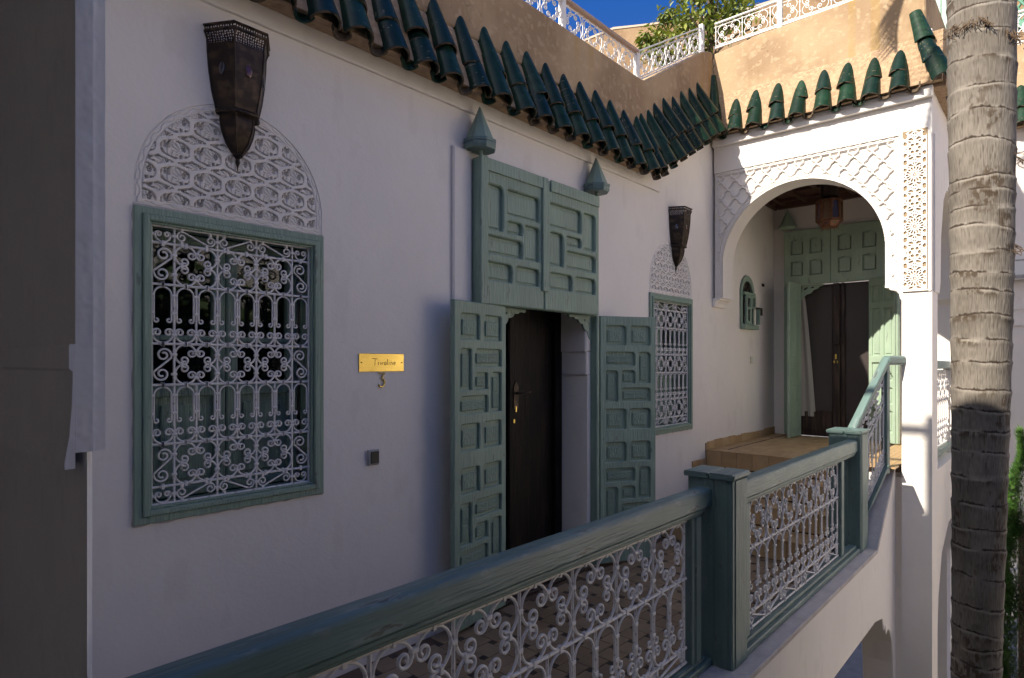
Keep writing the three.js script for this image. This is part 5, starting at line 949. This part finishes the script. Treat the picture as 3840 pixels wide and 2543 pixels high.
// ================================================================ the wing across the courtyard and the roofs beyond
{
  const t = thing('far_wing', 'white house wing with tan parapet at the right edge behind the palm', 'building', [9, GROUND, 4]);
  P(t, 'plaster_wall', plateX([[1.2, GROUND], [9, GROUND], [9, 2.95], [1.2, 2.95]], 9, 9.3, [rect(1.75, 2.4, -5.0, -2.2).reverse()]), M.plaster);
  P(t, 'cornice', box(8.985, 9.0, 2.36, 2.62, 1.2, 9, .003), M.plaster); P(t, 'cornice', merge([box(8.98, 9.0, .42, .60, 1.2, 3.1, .01), box(8.97, 9, .60, .66, 1.2, 3.1, .01)]), M.plaster);
  P(t, 'parapet', box(8.96, 9.25, 2.952, 3.55, 1.2, 9, .012), M.tan);
  P(t, 'mortar_bed', box(8.90, 8.9995, 2.62, 2.66, 1.2, 9, .01), M.mortar);
  for (let i = 0; i < 6; i++) tileColumn(t, () => new THREE.Matrix4().makeTranslation(9.0, 2.60, 2.2 + i * .235).multiply(turnX));
  const ac = thing('air_conditioner', 'white wall air conditioner beside the palm trunk', 'air conditioner', [8.9, .93, 2.55]);
  L(ac, 'case', box(-.02, .095, 0, .26, -.62, .12, .012), M.ironWhite); L(ac, 'flap', box(-.034, -.0205, .012, .045, -.6, .105, .003), M.switchGrey); L(ac, 'grille', box(-.0235, -.0205, .20, .215, -.6, .105, .001), M.switchGrey);
  const r = thing('roof_railing', 'white scrolled roof railing at the top right behind the palm', 'railing', [9.05, 3.56, 2.1], { turn: -Math.PI / 2 });
  ironPanel(r, 'panel', { w: .30, cols: [1, 1, 1, 1], rows: [{ type: 'flower', h: .30 }], r: .007, f: (x, y) => [x, y + .05], mat: M.ironWhite }); L(r, 'handrail', box(0, 1.2, .38, .40, -.02, .02, .004), M.ironWhite); L(r, 'bottom_bar', box(0, 1.2, .01, .025, -.015, .015, .003), M.ironWhite);
  const s = thing('stone_basin', 'rough grey stone ledge on the wall at the right edge', 'stone ledge', [8.9, -1.9, 2.75]);
  const g = new THREE.IcosahedronGeometry(1, 3), p = g.attributes.position; for (let i = 0; i < p.count; i++) { const n = .85 + .3 * pn(p.getX(i) * 3 + 9, p.getY(i) * 3 + p.getZ(i) * 2 + 9, 50, 50, 3); p.setXYZ(i, p.getX(i) * n * .16, Math.max(-.14, p.getY(i) * n * .16), p.getZ(i) * n * .42); } g.computeVertexNormals(); L(s, 'stone', uvBox(g), M.concrete); L(s, 'slab', box(-.2, .1, .13, .30, -.36, .5, .02), M.concrete);
  const w = thing('roof_wall', 'plain tan wall on the roof behind the citrus tree', 'wall', [12, 2.6, -2]);
  P(w, 'wall', plateX([[-9, 2.6], [4, 2.6], [4, 6.62], [.2, 6.66], [-1.83, 6.79], [-2.49, 6.91], [-4.06, 7.29], [-4.77, 7.47], [-9, 7.5]], 12, 12.3), new S({ map: M.tan.map, color: col(.62, .58, .55), roughness: .95 }));
  P(w, 'coping', plateX([[-4.77, 7.47], [-4.06, 7.29], [-2.49, 6.91], [-1.83, 6.79], [.2, 6.66], [.2, 6.70], [-1.83, 6.83], [-2.49, 6.95], [-4.06, 7.33], [-4.77, 7.52], [-9, 7.55], [-9, 7.5]], 11.98, 12.32), new S({ color: col(.42, .34, .27), roughness: .9 }));
  const pg = thing('roof_pavilion', 'pale green roof pavilion with dark green lattice behind the palm top', 'pavilion', [9.6, 3.3, 3]);
  P(pg, 'panel', box(9.6, 9.65, 3.4, 6.2, 1.62, 2.16, .004), M.lightgreen); P(pg, 'panel', box(9.59, 9.66, 3.4, 6.2, 1.55, 1.615, .004), M.lightgreen);
  const lat = []; for (let i = 0; i < 26; i++) { const z = 2.2 + i * .075; lat.push(sweep([[9.6, 4.05, z], [9.6, 5.6, z - 1.0]], .016, 4), sweep([[9.62, 4.05, z - 1.0], [9.62, 5.6, z]], .016, 4)); } P(pg, 'lattice', merge(lat), M.lattice); P(pg, 'beam', box(9.55, 9.68, 3.99, 4.06, 2.16, 5, .005), M.lattice);
  const o = thing('opposite_wing', 'white house wing across the courtyard, outside the picture', 'building', [6, GROUND, 9.2]);
  P(o, 'plaster_wall', plate([[-3, GROUND], [15, GROUND], [15, 2.4], [-3, 2.4]], 9.2, 9.5, [archPts(3.2, 5.2, -1.5, .6, 16).reverse(), archPts(6.2, 8.2, -1.5, .6, 16).reverse(), archPts(.2, 2.2, -1.5, .6, 16).reverse()]), M.plaster); P(o, 'back_wall', box(-3, 15, GROUND, 2.4, 11, 11.2, 0), M.plaster); P(o, 'roof', box(-3, 15, 2.2, 2.4, 9.5, 11, 0), M.plaster); P(o, 'floor', box(-3, 15, -1.75, -1.6, 9.5, 11, 0), M.plaster);
}
for (const [x, y, z, R, lab] of [[.95, .25, 4.32, 1.36, 'leafy courtyard tree close beside the camera wing'], [2.9, -.2, 4.45, 1.36, 'leafy courtyard tree between the camera wing and the palm'], [1.9, -2.3, 4.1, 1.2, 'low leafy courtyard tree under the two taller ones']]) {   // trees of the courtyard beside the picture: they shade the near part of the wall
  const t = thing('courtyard_tree', lab, 'tree', [x, GROUND, z]), d = new THREE.Object3D(), gs = [];
  P(t, 'trunk', sweep([[x, GROUND, z], [x + .05, (GROUND + y) / 2, z], [x, y, z]], .08, 8), new S({ color: col(.10, .075, .05) }));
  const q = new THREE.PlaneGeometry(.09, .17);
  for (let i = 0; i < 3600; i++) { const a = rr(0, TAU), s = rr(-1, 1), r = R * Math.pow(rnd(), .4) * (.8 + .25 * Math.sin(a * 3 + s * 4)), k = Math.sqrt(1 - s * s); d.position.set(x + r * k * Math.cos(a), y + r * s, z + r * k * Math.sin(a)); d.rotation.set(rr(0, 3), rr(0, 6), rr(0, 3)); d.updateMatrix(); gs.push(q.clone().applyMatrix4(d.matrix)); }
  P(t, 'crown', merge(gs), new S({ color: col(.05, .09, .025), roughness: .7, side: THREE.DoubleSide })).userData.kind = 'stuff';
}
scene.traverse(o => { if (o.isMesh) o.castShadow = o.receiveShadow = true; });
renderer.render(scene, camera);
